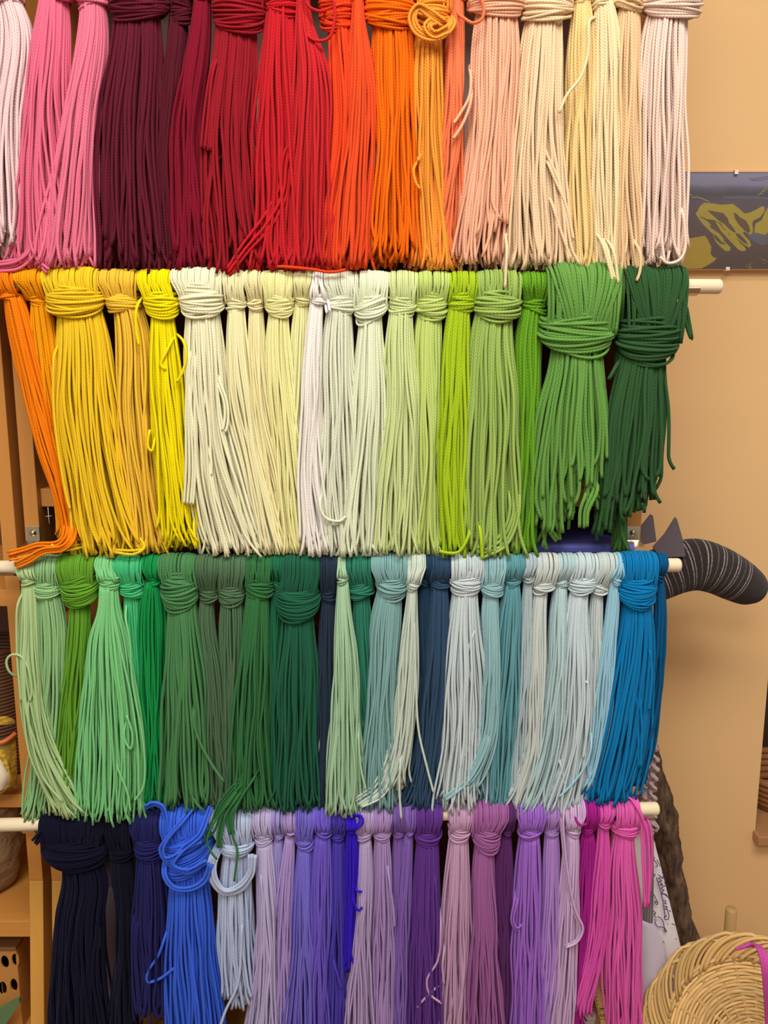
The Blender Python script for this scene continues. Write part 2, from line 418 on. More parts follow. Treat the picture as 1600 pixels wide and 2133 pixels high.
# --- second rod
hank(1, 'burnt orange', (238,130,24), (-12,38), (-8,39,603,627), [(627,10,58),(760,36,86),(900,70,120),(1060,122,150),(1128,135,160)], rag=10,
     loose=[([(130,1080),(138,1120),(120,1138),(80,1140),(50,1150),(18,1158)], {'n': 4,'y': -20}), ([(140,1090),(146,1126),(128,1143),(90,1147),(60,1165),(32,1178)], {'n': 3,'y': -23})])
hank(1, 'bright orange', (252,158,18), (38,93), (54,96,610,640), [(640,62,112),(760,75,125),(900,100,135),(1120,130,152)], rag=10, y=5)
hank(1, 'golden yellow', (252,202,56), (94,210), (90,219,595,668), [(668,112,226),(850,112,243),(1000,130,262),(1150,150,305)], rag=30, sag=1.3, R=19,
     loose=[([(112,700),(112,850),(125,960),(140,1040),(146,1060)], {}), ([(270,1120),(300,1142),(280,1150),(240,1148)], {'n': 2, 'y': -18}), ([(175,1140),(130,1142),(108,1132)], {'n': 2, 'y': -18})])
hank(1, 'mustard gold', (246,196,72), (210,291), (216,290,610,655), [(655,237,308),(850,246,316),(1000,270,322),(1148,285,345)], rag=20, y=3)
hank(1, 'lemon yellow', (250,224,34), (292,360), (294,373,606,668), [(668,313,366),(850,314,384),(1000,330,398),(1128,338,412)], rag=55, sag=1.2,
     loose=[([(294,600),(284,640),(284,690),(290,720)], {}), ([(340,688),(355,700),(348,730),(335,760),(345,770)], {}), ([(352,690),(380,710),(388,740),(380,775),(368,797)], {}), ([(312,885),(320,910),(316,940),(308,930),(312,895)], {}), ([(398,1060),(402,1090),(410,1140)], {'y': -8})])
hank(1, 'ivory', (247,238,204), (362,466), (368,468,590,670), [(670,384,464),(850,390,478),(1000,396,512),(1148,425,560)], rag=25, sag=1.1, R=19,
     loose=[([(400,700),(396,850),(398,980),(393,1050)], {'n': 4}), ([(440,760),(470,840),(470,885),(466,898)], {'n': 2}), ([(430,760),(425,900),(440,960),(440,990)], {})])
hank(1, 'pale buttermilk', (240,234,188), (466,511), (466,513,612,652), [(652,472,512),(850,484,530),(1000,510,560),(1150,530,600)], rag=10, d=5.2)
hank(1, 'pale straw yellow', (240,230,178), (511,548), (513,549,612,652), [(652,516,550),(850,525,565),(1000,550,590),(1150,570,620)], rag=10, d=5.2, y=3)
hank(1, 'primrose yellow', (240,236,172), (548,613), (548,613,612,665), [(665,554,604),(850,560,618),(1000,575,635),(1150,590,650)], rag=10, d=5.2, sag=1.3)
hank(1, 'faded lemon', (238,235,178), (613,655), (612,650,612,641), [(641,608,648),(850,605,640),(1000,605,640),(1150,610,650)], rag=10, d=5.2, y=4)
hank(1, 'narrow white', (244,236,230), (654,672), (646,681,612,638), [(638,642,672),(850,632,666),(1000,622,668),(1150,630,695)], rag=30, d=6, y=-7, R=17.5,
     loose=[([(668,610),(678,625),(684,650)], {'n': 2, 'y': -24})])
hank(1, 'oatmeal grey', (226,230,208), (672,738), (676,743,612,662), [(662,672,736),(850,668,742),(1000,662,742),(1150,665,748)], rag=15, d=6,
     loose=[([(668,1010),(668,1060),(680,1080),(710,1085),(720,1075)], {'y': -20}), ([(668,1080),(690,1095),(715,1085)], {'y': -20})])
hank(1, 'mint cream', (228,236,206), (739,809), (736,810,612,678), [(678,744,800),(850,730,806),(1000,712,798),(1150,690,795)], rag=20, d=6, sag=1.4, tilt=.3)
hank(1, 'pistachio', (208,222,160), (810,867), (808,869,613,666), [(666,804,862),(850,796,874),(1000,780,878),(1150,765,875)], rag=15, d=6, sag=1.2)
hank(1, 'soft lime', (192,212,124), (867,936), (864,936,605,672), [(672,862,920),(850,868,916),(1000,865,915),(1150,845,922)], rag=15, d=6, y=4)
hank(1, 'chartreuse', (166,196,48), (936,993), (932,994,607,656), [(656,926,982),(850,912,978),(1000,903,975),(1152,912,985)], rag=30, d=7,
     loose=[([(985,1080),(975,1120),(955,1150),(935,1152),(915,1148)], {'y': -18}), ([(1000,1080),(1003,1130),(1005,1165)], {'y': -25})])
hank(1, 'moss green', (156,184,98), (993,1082), (985,1089,605,675), [(675,976,1072),(850,968,1078),(1000,958,1078),(1150,960,1076)], rag=30, d=7, R=18,
     loose=[([(1075,1000),(1070,1080),(1045,1130),(1000,1152)], {'n': 4, 'y': -14})])
hank(1, 'grass green', (104,158,44), (1082,1144), (1086,1146,618,656), [(656,1076,1132),(850,1076,1122),(1000,1068,1118),(1148,1040,1112)], rag=20, d=7.5, y=6)
hank(1, 'thick leaf green', (104,152,74), (1134,1288), (1124,1288,648,746), [(746,1138,1264),(850,1122,1268),(1000,1110,1268),(1112,1112,1262)], rag=110, d=7.5, R=28, y=-6, conv=1, lean=.1, sag=1.1, es=115,
     loose=[([(1176,1080),(1172,1110)], {}), ([(1230,1000),(1240,1010),(1218,1060),(1215,1098)], {'n': 3})])
hank(1, 'dark forest green', (50,86,50), (1294,1424), (1290,1420,660,770), [(770,1276,1388),(850,1266,1384),(1000,1245,1376),(1100,1236,1370)], rag=80, d=7.5, R=25, y=-6, conv=1, lean=.15, es=75,
     loose=[([(1410,600),(1422,640),(1434,690),(1441,706),(1437,680),(1430,640)], {'y': -10, 'out': 1}), ([(1308,745),(1285,765),(1268,790)], {})])
hank(1, 'stray green tail', (66,104,50), (1288,1294), (1284,1298,690,720), [(720,1284,1300),(1000,1284,1300),(1148,1282,1302)], rag=4, d=7.5, y=12)
# --- third rod
hank(2, 'pale sage', (176,204,148), (40,78), (37,74,1196,1223), [(1223,44,78),(1400,44,90),(1550,62,118),(1692,110,190)], rag=15, y=-6,
     loose=[([(44,1222),(36,1260),(35,1340),(38,1400),(44,1460)], {}), ([(38,1432),(18,1400),(14,1375),(24,1364),(42,1366),(58,1390),(66,1440),(62,1462)], {}), ([(62,1430),(58,1470),(70,1560),(90,1620),(130,1670)], {})])
hank(2, 'sage green', (150,196,138), (76,126), (62,126,1211,1253), [(1253,76,136),(1400,80,138),(1550,70,128),(1700,48,100)], rag=25, sag=1.4, y=2)
hank(2, 'leaf green', (102,158,52), (126,203), (122,204,1194,1268), [(1268,142,188),(1400,134,182),(1550,120,168),(1672,108,165)], rag=15, R=18, sag=1.3, tilt=.2)
hank(2, 'mint green', (130,204,138), (204,242), (202,246,1195,1234), [(1250,202,250),(1320,187,264),(1400,175,282),(1550,160,300),(1698,152,300)], rag=45, y=-8, R=17,
     loose=[([(250,1260),(268,1320),(276,1420),(300,1560),(298,1640),(280,1668)], {}), ([(262,1480),(260,1540),(272,1560),(276,1530),(264,1490)], {}), ([(232,1560),(245,1600),(265,1650),(272,1690)], {})])
hank(2, 'jade green', (76,190,128), (240,300), (242,301,1207,1248), [(1248,256,298),(1400,268,302),(1550,262,305),(1675,255,300)], rag=25, sag=1.3, y=3)
hank(2, 'emerald green', (30,146,76), (300,337), (302,334,1195,1224), [(1224,290,340),(1400,290,342),(1550,300,338),(1678,295,335)], rag=20)
hank(2, 'fern green', (78,132,84), (335,410), (331,413,1188,1276), [(1276,346,416),(1400,344,428),(1550,335,440),(1675,330,445)], rag=30, R=18, d=6,
     loose=[([(398,1450),(410,1530),(440,1590),(466,1628)], {})])
hank(2, 'grey green', (82,112,82), (408,459), (411,456,1216,1258), [(1258,412,446),(1400,424,462),(1550,430,470),(1678,430,480)], rag=20, y=5)
hank(2, 'dusky olive', (84,116,86), (459,515), (452,511,1213,1270), [(1270,454,510),(1400,460,505),(1550,462,500),(1678,460,500)], rag=20, sag=1.4, y=3)
hank(2, 'pine green', (56,114,68), (514,568), (507,569,1205,1251), [(1251,506,563),(1400,494,562),(1550,478,560),(1675,470,565)], rag=25, tilt=-.4, y=-2,
     loose=[([(530,1600),(490,1640),(460,1680),(440,1730),(415,1755)], {'n': 5,'y': -16,'sp': 16}), ([(540,1610),(510,1650),(490,1690),(485,1740),(494,1770),(488,1835)], {'y': -26}), ([(500,1650),(455,1700),(432,1750),(440,1775),(452,1790)], {'y': -25}), ([(510,1640),(470,1690),(458,1740),(456,1765)], {'n': 3,'y': -24,'sp': 12}), ([(520,1640),(485,1680),(476,1710),(484,1735)], {'n': 3,'y': -22,'sp': 12})])
hank(2, 'little viridian', (36,108,76), (568,592), (566,593,1204,1231), [(1231,562,588),(1400,562,580),(1675,556,580)], rag=20, y=4)
hank(2, 'bottle green', (36,96,72), (590,668), (570,668,1226,1300), [(1300,580,660),(1400,574,664),(1550,568,664),(1678,560,668)], rag=20, R=18, sag=1.5)
hank(2, 'inky black', (40,54,72), (667,706), (667,704,1222,1260), [(1260,666,704),(1400,664,704),(1550,660,700),(1678,650,705)], rag=20, y=4)
hank(2, 'narrow seafoam', (168,204,170), (705,721), (701,726,1194,1220), [(1220,702,728),(1400,696,746),(1550,688,750),(1690,676,758)], rag=30, y=-8, R=17,
     loose=[([(684,1420),(676,1500),(655,1600),(648,1660)], {'y': -2}), ([(745,1500),(752,1600),(762,1645)], {})])
hank(2, 'teal green', (50,124,102), (720,773), (722,781,1209,1252), [(1252,734,772),(1400,742,774),(1550,745,775),(1675,740,775)], rag=20, tilt=.5, y=4)
hank(2, 'dusty teal', (130,172,172), (773,851), (782,853,1198,1254), [(1254,774,838),(1400,768,826),(1550,758,818),(1678,740,830)], rag=20, R=18, sag=1.5)
hank(2, 'pearl grey', (200,214,202), (850,886), (845,875,1204,1234), [(1234,846,870),(1400,828,868),(1550,810,858),(1640,785,842)], rag=20, y=-7, R=17.5,
     loose=[([(830,1520),(810,1590),(780,1640),(740,1672)], {'n': 5,'y': -14,'sp': 18}), ([(845,1540),(820,1610),(790,1655),(750,1678)], {'n': 4,'y': -16,'sp': 14}), ([(862,1260),(866,1400),(872,1520),(890,1600),(903,1650)], {'y': -14}), ([(836,1560),(832,1640),(836,1705)], {'y': -22})])
hank(2, 'midnight teal', (34,62,86), (884,902), (872,896,1200,1226), [(1226,870,900),(1400,872,895),(1675,855,890)], rag=20, y=6)
hank(2, 'slate navy', (50,76,104), (898,940), (893,941,1196,1236), [(1236,894,936),(1400,884,934),(1550,868,920),(1680,835,915)], rag=15, y=3)
hank(2, 'silver blue', (200,214,218), (939,1006), (936,1009,1192,1246), [(1246,936,1000),(1400,922,1012),(1550,915,1012),(1675,900,1005)], rag=40, R=18,
     loose=[([(1000,1290),(975,1360),(985,1450),(975,1560),(968,1574)], {})])
hank(2, 'misty teal', (148,188,194), (1005,1052), (1000,1053,1207,1248), [(1248,1003,1040),(1400,1008,1038),(1550,985,1030),(1640,930,1000)], rag=20, sag=1.2, y=-3,
     loose=[([(1024,1500),(1005,1570),(970,1630),(925,1664)], {'n': 3,'y': -18,'sp': 12})])
hank(2, 'storm teal', (100,156,166), (1051,1090), (1051,1089,1195,1229), [(1229,1042,1088),(1400,1025,1082),(1550,1012,1070),(1675,1005,1062)], rag=15, y=3)
hank(2, 'little dove grey', (174,192,198), (1090,1118), (1090,1116,1196,1216), [(1216,1090,1110),(1400,1082,1106),(1550,1070,1095),(1675,1058,1090)], rag=15)
hank(2, 'ash grey', (200,210,208), (1116,1162), (1109,1161,1207,1239), [(1239,1108,1140),(1400,1098,1136),(1550,1090,1128),(1675,1048,1110)], rag=15, tilt=.3)
hank(2, 'powder teal', (178,204,208), (1161,1195), (1156,1191,1197,1228), [(1228,1150,1182),(1400,1138,1178),(1550,1115,1165),(1678,1060,1150)], rag=15, y=3)
hank(2, 'ice white', (200,216,222), (1194,1240), (1184,1249,1199,1238), [(1238,1182,1226),(1400,1168,1232),(1550,1152,1226),(1680,1110,1210)], rag=20,
     loose=[([(1200,1460),(1222,1420),(1228,1480),(1215,1580)], {}), ([(1160,1560),(1170,1600),(1180,1650)], {})])
hank(2, 'fog grey', (198,210,210), (1239,1281), (1228,1271,1210,1243), [(1243,1228,1256),(1400,1226,1254),(1550,1210,1245),(1678,1190,1218)], rag=20, y=3)
hank(2, 'thin sky blue', (156,202,222), (1279,1292), (1274,1301,1195,1222), [(1222,1266,1292),(1400,1248,1276),(1550,1232,1258),(1640,1212,1235)], rag=15, y=-4, R=17,
     loose=[([(1240,1520),(1222,1590),(1195,1630),(1165,1660)], {'y': -18})])
hank(2, 'cerulean blue', (0,122,182), (1289,1364), (1284,1373,1203,1270), [(1270,1290,1362),(1400,1268,1360),(1550,1240,1345),(1665,1212,1320)], rag=20, R=18.5, d=5.8, sag=1.4,
     loose=[([(1350,1320),(1358,1400),(1352,1480)], {}), ([(1330,1420),(1334,1520),(1332,1597)], {'n': 2})])
hank(2, 'petrol blue', (14,84,130), (1362,1385), (1362,1386,1192,1212), [(1212,1364,1385),(1400,1358,1378),(1550,1325,1362),(1630,1305,1345)], rag=30, d=5.6, y=5)
# --- bottom rod
hank(3, 'thick navy black', (17,17,38), (90,223), (82,222,1745,1812), [(1812,126,224),(1900,118,216),(1960,114,214),(2190,100,230)], rag=15, R=19, d=6, sag=1.2,
     loose=[([(120,1740),(88,1738),(72,1755)], {'n': 3,'y': -16})])
hank(3, 'blackish navy', (14,14,30), (222,276), (222,277,1766,1796), [(1796,230,280),(1880,244,282),(1970,242,285),(2190,226,288)], rag=15, y=3)
hank(3, 'indigo navy', (36,36,94), (276,342), (275,341,1741,1796), [(1796,282,345),(1950,280,350),(2110,280,345)], rag=30,
     loose=[([(282,1900),(280,1990),(284,2060),(290,2110)], {'n': 3})])
hank(3, 'royal blue', (62,104,226), (340,432), (334,446,1728,1826), [(1826,348,438),(1950,348,444),(2190,345,470)], rag=15, R=21, d=6, sag=1.5, tilt=.5,
     loose=[([(302,1682),(318,1674),(336,1680),(345,1705),(350,1740)], {'n': 2,'y': -19,'out': 1}), ([(338,1788),(342,1825),(362,1848),(395,1852),(425,1835),(440,1800)], {'n': 2,'y': -26}), ([(400,1690),(375,1715),(350,1745),(336,1770),(345,1790),(380,1775),(420,1755)], {'n': 2,'y': -28}), ([(430,1700),(415,1740),(380,1770),(360,1800),(390,1815),(430,1795)], {'n': 2,'y': -30}), ([(350,1930),(330,1990),(308,2025),(308,2045),(330,2040),(365,2015)], {'y': -16})])
hank(3, 'ice blue', (184,198,228), (446,528), (452,530,1752,1782), [(1782,456,522),(1950,452,528),(2080,466,535)], rag=60, R=19, d=6,
     loose=[([(456,1768),(442,1800),(446,1835),(468,1858),(500,1850),(522,1820),(526,1780)], {'n': 6,'y': -22,'sp': 16}), ([(505,1900),(495,2050),(470,2105),(458,2140)], {})])
hank(3, 'lavender', (188,178,218), (527,568), (527,569,1733,1765), [(1765,532,572),(1950,538,580),(2190,500,590)], rag=15,
     loose=[([(540,1800),(552,1920),(562,2020),(568,2130),(572,2160)], {})])
hank(3, 'wisteria', (158,148,212), (567,593), (568,593,1734,1753), [(1753,568,590),(1950,572,600),(2190,560,600)], rag=15, y=4)
hank(3, 'orchid lilac', (174,152,212), (593,618), (592,618,1729,1746), [(1746,590,614),(1900,576,608),(2050,568,606),(2190,560,606)], rag=15)
hank(3, 'periwinkle', (118,108,208), (618,658), (614,655,1737,1780), [(1780,616,652),(1950,608,660),(2190,585,665)], rag=15, sag=1.3)
hank(3, 'iris violet', (112,92,204), (656,692), (654,692,1726,1748), [(1748,652,690),(1950,645,685),(2190,630,685)], rag=15, y=-3, tilt=-.3)
hank(3, 'blue violet', (80,64,178), (692,726), (687,722,1729,1757), [(1757,688,722),(1950,682,726),(2190,672,728)], rag=15, y=3,
     loose=[([(685,1980),(700,2020),(712,2060)], {})])
hank(3, 'vivid ultramarine', (54,28,200), (723,740), (722,745,1720,1740), [(1740,720,746),(1850,722,742),(2020,718,738)], rag=40, y=-8, R=18.5,
     loose=[([(732,1728),(738,1702),(750,1702),(752,1715),(740,1726)], {'n': 2,'y': -25}), ([(738,1830),(742,1858),(754,1858)], {'y': -18}), ([(735,1840),(738,1880),(746,1897),(754,1890)], {'y': -18})])
hank(3, 'pale lilac grey', (182,162,206), (740,778), (739,777,1728,1756), [(1756,744,776),(1950,735,772),(2190,712,790)], rag=15)
hank(3, 'heather mauve', (170,142,198), (776,816), (775,816,1719,1758), [(1758,778,816),(1950,776,820),(2190,768,815)], rag=15,
     loose=[([(805,1800),(812,1840),(820,1900),(822,1930)], {})])
hank(3, 'dusk purple', (128,96,174), (816,843), (817,846,1726,1749), [(1749,818,842),(1950,816,840),(2190,812,835)], rag=15, y=4)
hank(3, 'violet purple', (132,100,182), (842,866), (845,864,1726,1746), [(1746,838,860),(1950,826,852),(2190,822,846)], rag=15)
hank(3, 'deep purple', (98,56,144), (865,921), (862,920,1720,1768), [(1768,862,916),(1950,855,918),(2190,840,930)], rag=25, R=18, y=2,
     loose=[([(905,1800),(912,1920),(918,2060),(922,2150)], {'y': -14})])
hank(3, 'dusty pink', (196,158,192), (932,984), (934,983,1715,1759), [(1759,932,978),(1900,918,980),(2050,915,978),(2190,905,968)], rag=25,
     loose=[([(920,1900),(912,2000),(890,2040),(895,2070),(920,2090)], {}), ([(930,1960),(922,2010),(925,2050)], {}), ([(940,2062),(910,2060),(880,2085),(870,2098)], {'y': -14}), ([(895,2060),(885,2100),(884,2150)], {'n': 3,'y': 4})])
hank(3, 'plum mauve', (158,98,158), (983,1056), (982,1046,1714,1780), [(1780,984,1030),(1950,982,1036),(2190,960,1060)], rag=60, R=18, sag=1.3, tilt=-.3)
hank(3, 'dark plum', (92,46,104), (1053,1070), (1046,1069,1722,1748), [(1748,1034,1068),(1950,1030,1070),(2190,1030,1075)], rag=20, y=6)
hank(3, 'amethyst', (158,106,204), (1074,1136), (1080,1133,1720,1753), [(1753,1078,1128),(1950,1070,1128),(2190,1060,1130)], rag=20, R=18,
     loose=[([(1085,1850),(1072,1890),(1068,1920),(1078,1936),(1092,1925)], {'n': 2,'y': -12})])
hank(3, 'light amethyst', (178,138,212), (1134,1171), (1134,1169,1719,1748), [(1748,1132,1166),(1950,1122,1162),(2190,1105,1150)], rag=20, y=3)
hank(3, 'pale orchid', (204,174,214), (1170,1214), (1177,1213,1717,1746), [(1746,1174,1208),(1900,1165,1202),(2190,1138,1190)], rag=20, y=-3, R=18,
     loose=[([(1182,1665),(1172,1700),(1174,1760),(1186,1850),(1198,1900),(1211,1935),(1200,1960),(1178,1972)], {'n': 2,'y': -20})])
hank(3, 'magenta', (166,36,140), (1213,1243), (1213,1242,1723,1743), [(1743,1205,1243),(1950,1196,1228),(2150,1178,1215)], rag=25, y=4,
     loose=[([(1214,1682),(1203,1692),(1201,1710),(1212,1720),(1222,1715)], {'y': -22}), ([(1190,1890),(1168,2000),(1148,2070)], {'y': -2})])
hank(3, 'orchid pink', (222,90,182), (1243,1276), (1243,1276,1709,1728), [(1728,1244,1270),(1850,1234,1268),(1980,1222,1258),(2110,1190,1224)], rag=30)
hank(3, 'bubblegum pink', (226,100,182), (1276,1326), (1275,1337,1714,1746), [(1746,1274,1324),(1900,1266,1334),(2040,1264,1332),(2160,1272,1330)], rag=55, R=18,
     loose=[([(1300,1680),(1315,1672),(1330,1690),(1345,1730),(1352,1790),(1348,1885)], {'n': 2,'y': -18}), ([(1308,1675),(1325,1680),(1338,1710),(1340,1780),(1345,1850),(1347,1890)], {'n': 2,'y': -16}), ([(1335,1690),(1352,1720),(1355,1790),(1350,1860)], {'n': 2,'y': -12})])

def build_hank(row, i, spec):
    cname, rgb, (fx0, fx1), (kx0, kx1, ky0, ky1), tail, loose, o = spec
    prev = H[row][i - 1][0] if i else H[row][1][0]
    root = empty('yarn_hank', label=f'{cname} yarn hank on the {RODN[row]} dowel, beside the {prev} one', cat='yarn', group=f'yarn hanks on the {RODN[row]} dowel')
    dpx = o.get('d', (6.5, 5.8, 4.9, 4.9)[row])
    d = dpx * mpp((ky0 + ky1) / 2, 0)
    R0 = o.get('R', 16.5) / 1000.0; yo = o.get('y', 0) / 1000.0; rag = o.get('rag', 10)
    mat = yarn_mat(f'{cname.replace(" ", "_")}_yarn_{row}', rgb, plies=4, pitch=d * 0.95)
    rng = np.random.default_rng(1000 * row + i)
    # --- fold over the dowel
    yk = -0.010 + yo
    kc, khw = at((kx0 + kx1) / 2, (ky0 + ky1) / 2, yk), (kx1 - kx0) / 2 * mpp((ky0 + ky1) / 2, yk)
    rod = rodz(row, (fx0 + fx1) / 2)
    w = (fx1 - fx0) * mpp(RODS[row][0][1], 0)
    zk = kc[2] - rod[2]
    Ps = []
    NR = 24
    df = d * .70; conv = o.get('conv', 0)
    for lay, (RR, dens) in enumerate(((R0 - d / 2, 1.0), (R0 - d * 1.35, 0.8), (max(R0 - d * 2.2, R_ROD + d * .6), .5))):
        n = max(3, int(round(w / df * dens * 1.06)))
        for k in range(n):
            u = ((k + .5) / n * 2 - 1) + rng.normal(0, .35 / n)
            RRi = (RR + rng.normal(0, df * .12)) * (1 - .20 * conv * math.exp(-(u / .22) ** 2))
            edge = 1 - 0.16 * abs(u) ** 4
            Rz = RRi * edge
            prof = np.array([(-.55 * Rz, zk), (-.9 * Rz, zk * .62), (-1.03 * Rz, zk * .22), (-Rz * .9, .45 * Rz), (-Rz * .45, .9 * Rz), (Rz * .05, Rz), (Rz * .6, .8 * Rz), (Rz, 0), (.9 * Rz, zk * .5), (.5 * Rz, zk)])
            q = smooth_path(prof, NR)
            wt = np.clip((q[:, 1] - zk) / (R0 - zk), 0, 1); wt = wt * wt * (3 - 2 * wt); wt = np.minimum(1, wt * 1.6) if not conv else wt ** .8
            xt = at(fx0 + (fx1 - fx0) * (u + 1) / 2, RODS[row][0][1], 0)[0] + rng.normal(0, d * .12)
            xb = kc[0] + u * khw * (.82 - (.42 if lay == 0 else -.06) * conv) + conv * o.get('lean', 0) * khw + rng.normal(0, d * .5)
            x = xb + (xt - xb) * wt
            zr = rodz(row, fx0 + (fx1 - fx0) * (u + 1) / 2)[2]
            Ps.append(np.stack([x, q[:, 0] + yo * np.clip(1 - wt, 0, 1), q[:, 1] + zr], 1))
    tubes_obj('fold', frames(np.array(Ps), (1, 0, 0)), df / 2 * 1.18, mat, root)
    # --- knot wrapped round the neck
    kz0, kz1 = at(0, ky0, yk)[2], at(0, ky1, yk)[2]
    hgt = max(kz0 - kz1, d * 2)
    sag = o.get('sag', .8) * min(hgt * .28, khw * .5)
    dk = d * .84
    rows_ = max(2, int(round(hgt / dk * o.get('w', 1))))
    Ps = []
    phi = np.linspace(0, 2 * PI, 33)
    dep = min(max(khw * .80, .0105), .0215)
    wave = rng.uniform(0, 6.28, 3)
    for lay in range(3):
        for k in range(max(2, rows_ - (1 if lay else 0))):
            f = (k + .5 + (0, .5, .25)[lay]) / rows_
            f = f if lay == 0 else .14 + .72 * f
            barrel = math.sqrt(max(0.0, 1 - (2 * f - 1) ** 2 * .72)) if rows_ > 3 else (0.9 + .1 * math.sin(PI * f))
            jig = rng.normal(0, dk * .22)
            a = (khw - d * .5) * (.70 + .30 * barrel) - lay * dk * .75 + jig
            bb = dep * (.55 + .45 * barrel) - lay * dk * .75 + jig
            top, bot = kz0 - d * .5, kz1 + d * .5
            # the wraps gather at the two sides and spread apart in front, hanging a little
            zm = (top + bot) / 2
            zf = top + (bot - top) * f + rng.normal(0, dk * .18)
            zside = zm + sag * .55 + .58 * (zf - zm) + dk * .5 * math.sin(k * .9 + wave[1])
            tl = o.get('tilt', 0) * sag + dk * .9 * math.sin(k * .7 + wave[0]) + rng.normal(0, dk * .45)
            s = np.sin(phi)
            x = a * np.cos(phi) + rng.normal(0, d * .15)
            y = -bb * s
            z = zside + (zf - zside) * np.clip(s, 0, 1) ** .8 + tl * np.cos(phi) + rng.normal(0, dk * .3) * np.sin(2 * phi + rng.uniform(0, 6))
            Ps.append(np.stack([kc[0] + x, y + yo - .001, z], 1))
    tubes_obj('knot', frames(np.array(Ps), (0, 0, 1)), dk / 2 * 1.12, mat, root)
    # --- hanging strands
    yt = yo
    ys = np.array([t[0] for t in tail], float); zz = np.array([at(0, y, yt)[2] for y in ys])
    cx = np.array([at((t[1] + t[2]) / 2, t[0], yt)[0] for t in tail]); hw = np.array([(t[2] - t[1]) / 2 * .93 * mpp(t[0], yt) for t in tail])
    # the strands leave the knot gathered and open out just below it
    ym = (ky0 + ky1) / 2
    zz = np.concatenate([[at(0, ym, yt)[2]], zz - np.array([.012] + [0] * (len(zz) - 1))])
    cx = np.concatenate([[kc[0] * .5 + cx[0] * .5], cx]); hw = np.concatenate([[min(khw * .72, hw[0] * .74)], hw * np.array([.90] + [1] * (len(hw) - 1))])
    dist = zz[0] - zz                                             # 0 inside the knot
    depth0 = min(max(hw[1] * .8, .006), .013); depth1 = min(max(hw.max() * .78, .008), .019)
    U = []
    for rad, dens in ((1.0, 1.1), (.80, 1.05), (.58, .95), (.32, .8)):
        hm = hw.max() * .55 + hw.mean() * .45
        per = PI * (3 * (hm + depth1) - math.sqrt((3 * hm + depth1) * (hm + 3 * depth1))) * rad
        n = max(4, int(per / d * dens * .98))
        a0 = rng.uniform(0, 6.28)
        for k in range(n):
            th = a0 + (k + rng.normal(0, .18)) / n * 2 * PI
            rr = rad * (1 + rng.normal(0, .05))
            U.append((math.cos(th) * rr, math.sin(th) * rr))
    U = np.array(U); n = len(U); R = 34
    frontness = -U[:, 1]
    end_full = dist[-1]
    rm = rag * mpp(ys[-1], 0)
    ends = end_full + rm * .25 - rm * 1.1 * rng.random(n) ** 1.6
    ends += np.where(U[:, 1] > .2, rm * .2, 0)
    ends -= o.get('es', 0) * mpp(ys[-1], 0) * (U[:, 0] + 1) / 2 * (.75 + .5 * rng.random(n))
    start = 0.0
    t = np.linspace(0, 1, R)
    S = start + (ends[:, None] - start) * t[None]
    Sc = np.clip(S, 0, None)
    CX = hermite(dist, cx, np.minimum(Sc, end_full)); HW = hermite(dist, hw, np.minimum(Sc, end_full))
    DP = depth0 + (depth1 - depth0) * np.clip(Sc / .10, 0, 1) ** .7
    tl = np.clip(Sc / max(end_full, 1e-3), 0, 1)
    ph = rng.uniform(0, 2 * PI, (n, 6))
    # neighbouring strands wander together, each a little on its own
    cl = np.sin(U[:, :1] * 4.1 + U[:, 1:2] * 3 + ph[0, 0] + Sc * 28) * .0013 + np.sin(U[:, :1] * 7.3 - U[:, 1:2] * 4 + ph[0, 1] + Sc * 41) * .0008
    own = (np.sin(Sc * 29 + ph[:, 2:3]) * .0008 + np.sin(Sc * 64 + ph[:, 3:4]) * .0004 + np.sin(Sc * 13 + ph[:, 5:6]) * .0014)
    slant = rng.normal(0, .0036, (n, 1)) * tl ** 1.5 * np.clip(hw.mean() / .015, .4, 1.4)
    X = CX + U[:, :1] * HW + (cl + own) * np.clip(tl * 2.2, 0, 1) + slant
    Yp = yt + U[:, 1:2] * DP + np.sin(Sc * 22 + ph[:, 4:5]) * .0016 * tl + .004 * tl ** 2
    # flick at the cut end
    fl = rng.normal(0, .0045, (n, 1)) * np.clip((t[None] - .88) / .12, 0, 1) ** 2
    X = X + fl
    Z = zz[0] - S
    # a few outer strands cross over their neighbours
    Yp = Yp - (rng.random((n, 1)) < .12) * np.clip((-U[:, 1:2]), 0, 1) * .003 * np.clip(tl * 3, 0, 1)
    tubes_obj('tassel', frames(np.stack([X, Yp, Z], 2), (1, 0, 0)), d / 2 * 1.03, mat, root)
    # --- single strands that strayed
    for pts, lo in loose:
        nb = lo.get('n', 1); sp = lo.get('sp', dpx * 1.05 * nb)
        Y = lo.get('y', -16.5) / 1000.0 + (yo if 'y' not in lo else 0)
        mb = MB()
        p = np.array(pts, float)
        tg = np.gradient(p, axis=0); nr = np.stack([-tg[:, 1], tg[:, 0]], 1); nr /= np.linalg.norm(nr, axis=1, keepdims=True) + 1e-9
        for k in range(nb):
            off = 0 if nb == 1 else ((k + .5) / nb - .5) * sp
            pp = p + nr * off
            if nb > 1: pp = pp + rng.normal(0, dpx * .15, pp.shape)
            jy = rng.normal(0, .0010)
            W = np.array([at(x, y, Y + jy + .0025 * (k % 2) ) for j, (x, y) in enumerate(pp)])
            L = np.linalg.norm(np.diff(W, axis=0), axis=1).sum()
            Q = smooth_path(W, max(10, int(L / .004)))
            if not lo.get('out'):
                sd = np.concatenate([[0], np.cumsum(np.linalg.norm(np.diff(Q, axis=0), axis=1))]); Q[:, 1] += .022 * np.exp(-(sd / .014) ** 2)
            mb.tube(Q, d / 2 * 1.02, 7)
        mb.build('loose_strand', mat, root)
    return root

HANK_ROOTS = []
for row in range(4):
    for i, spec in enumerate(H[row]): HANK_ROOTS.append(build_hank(row, i, spec))

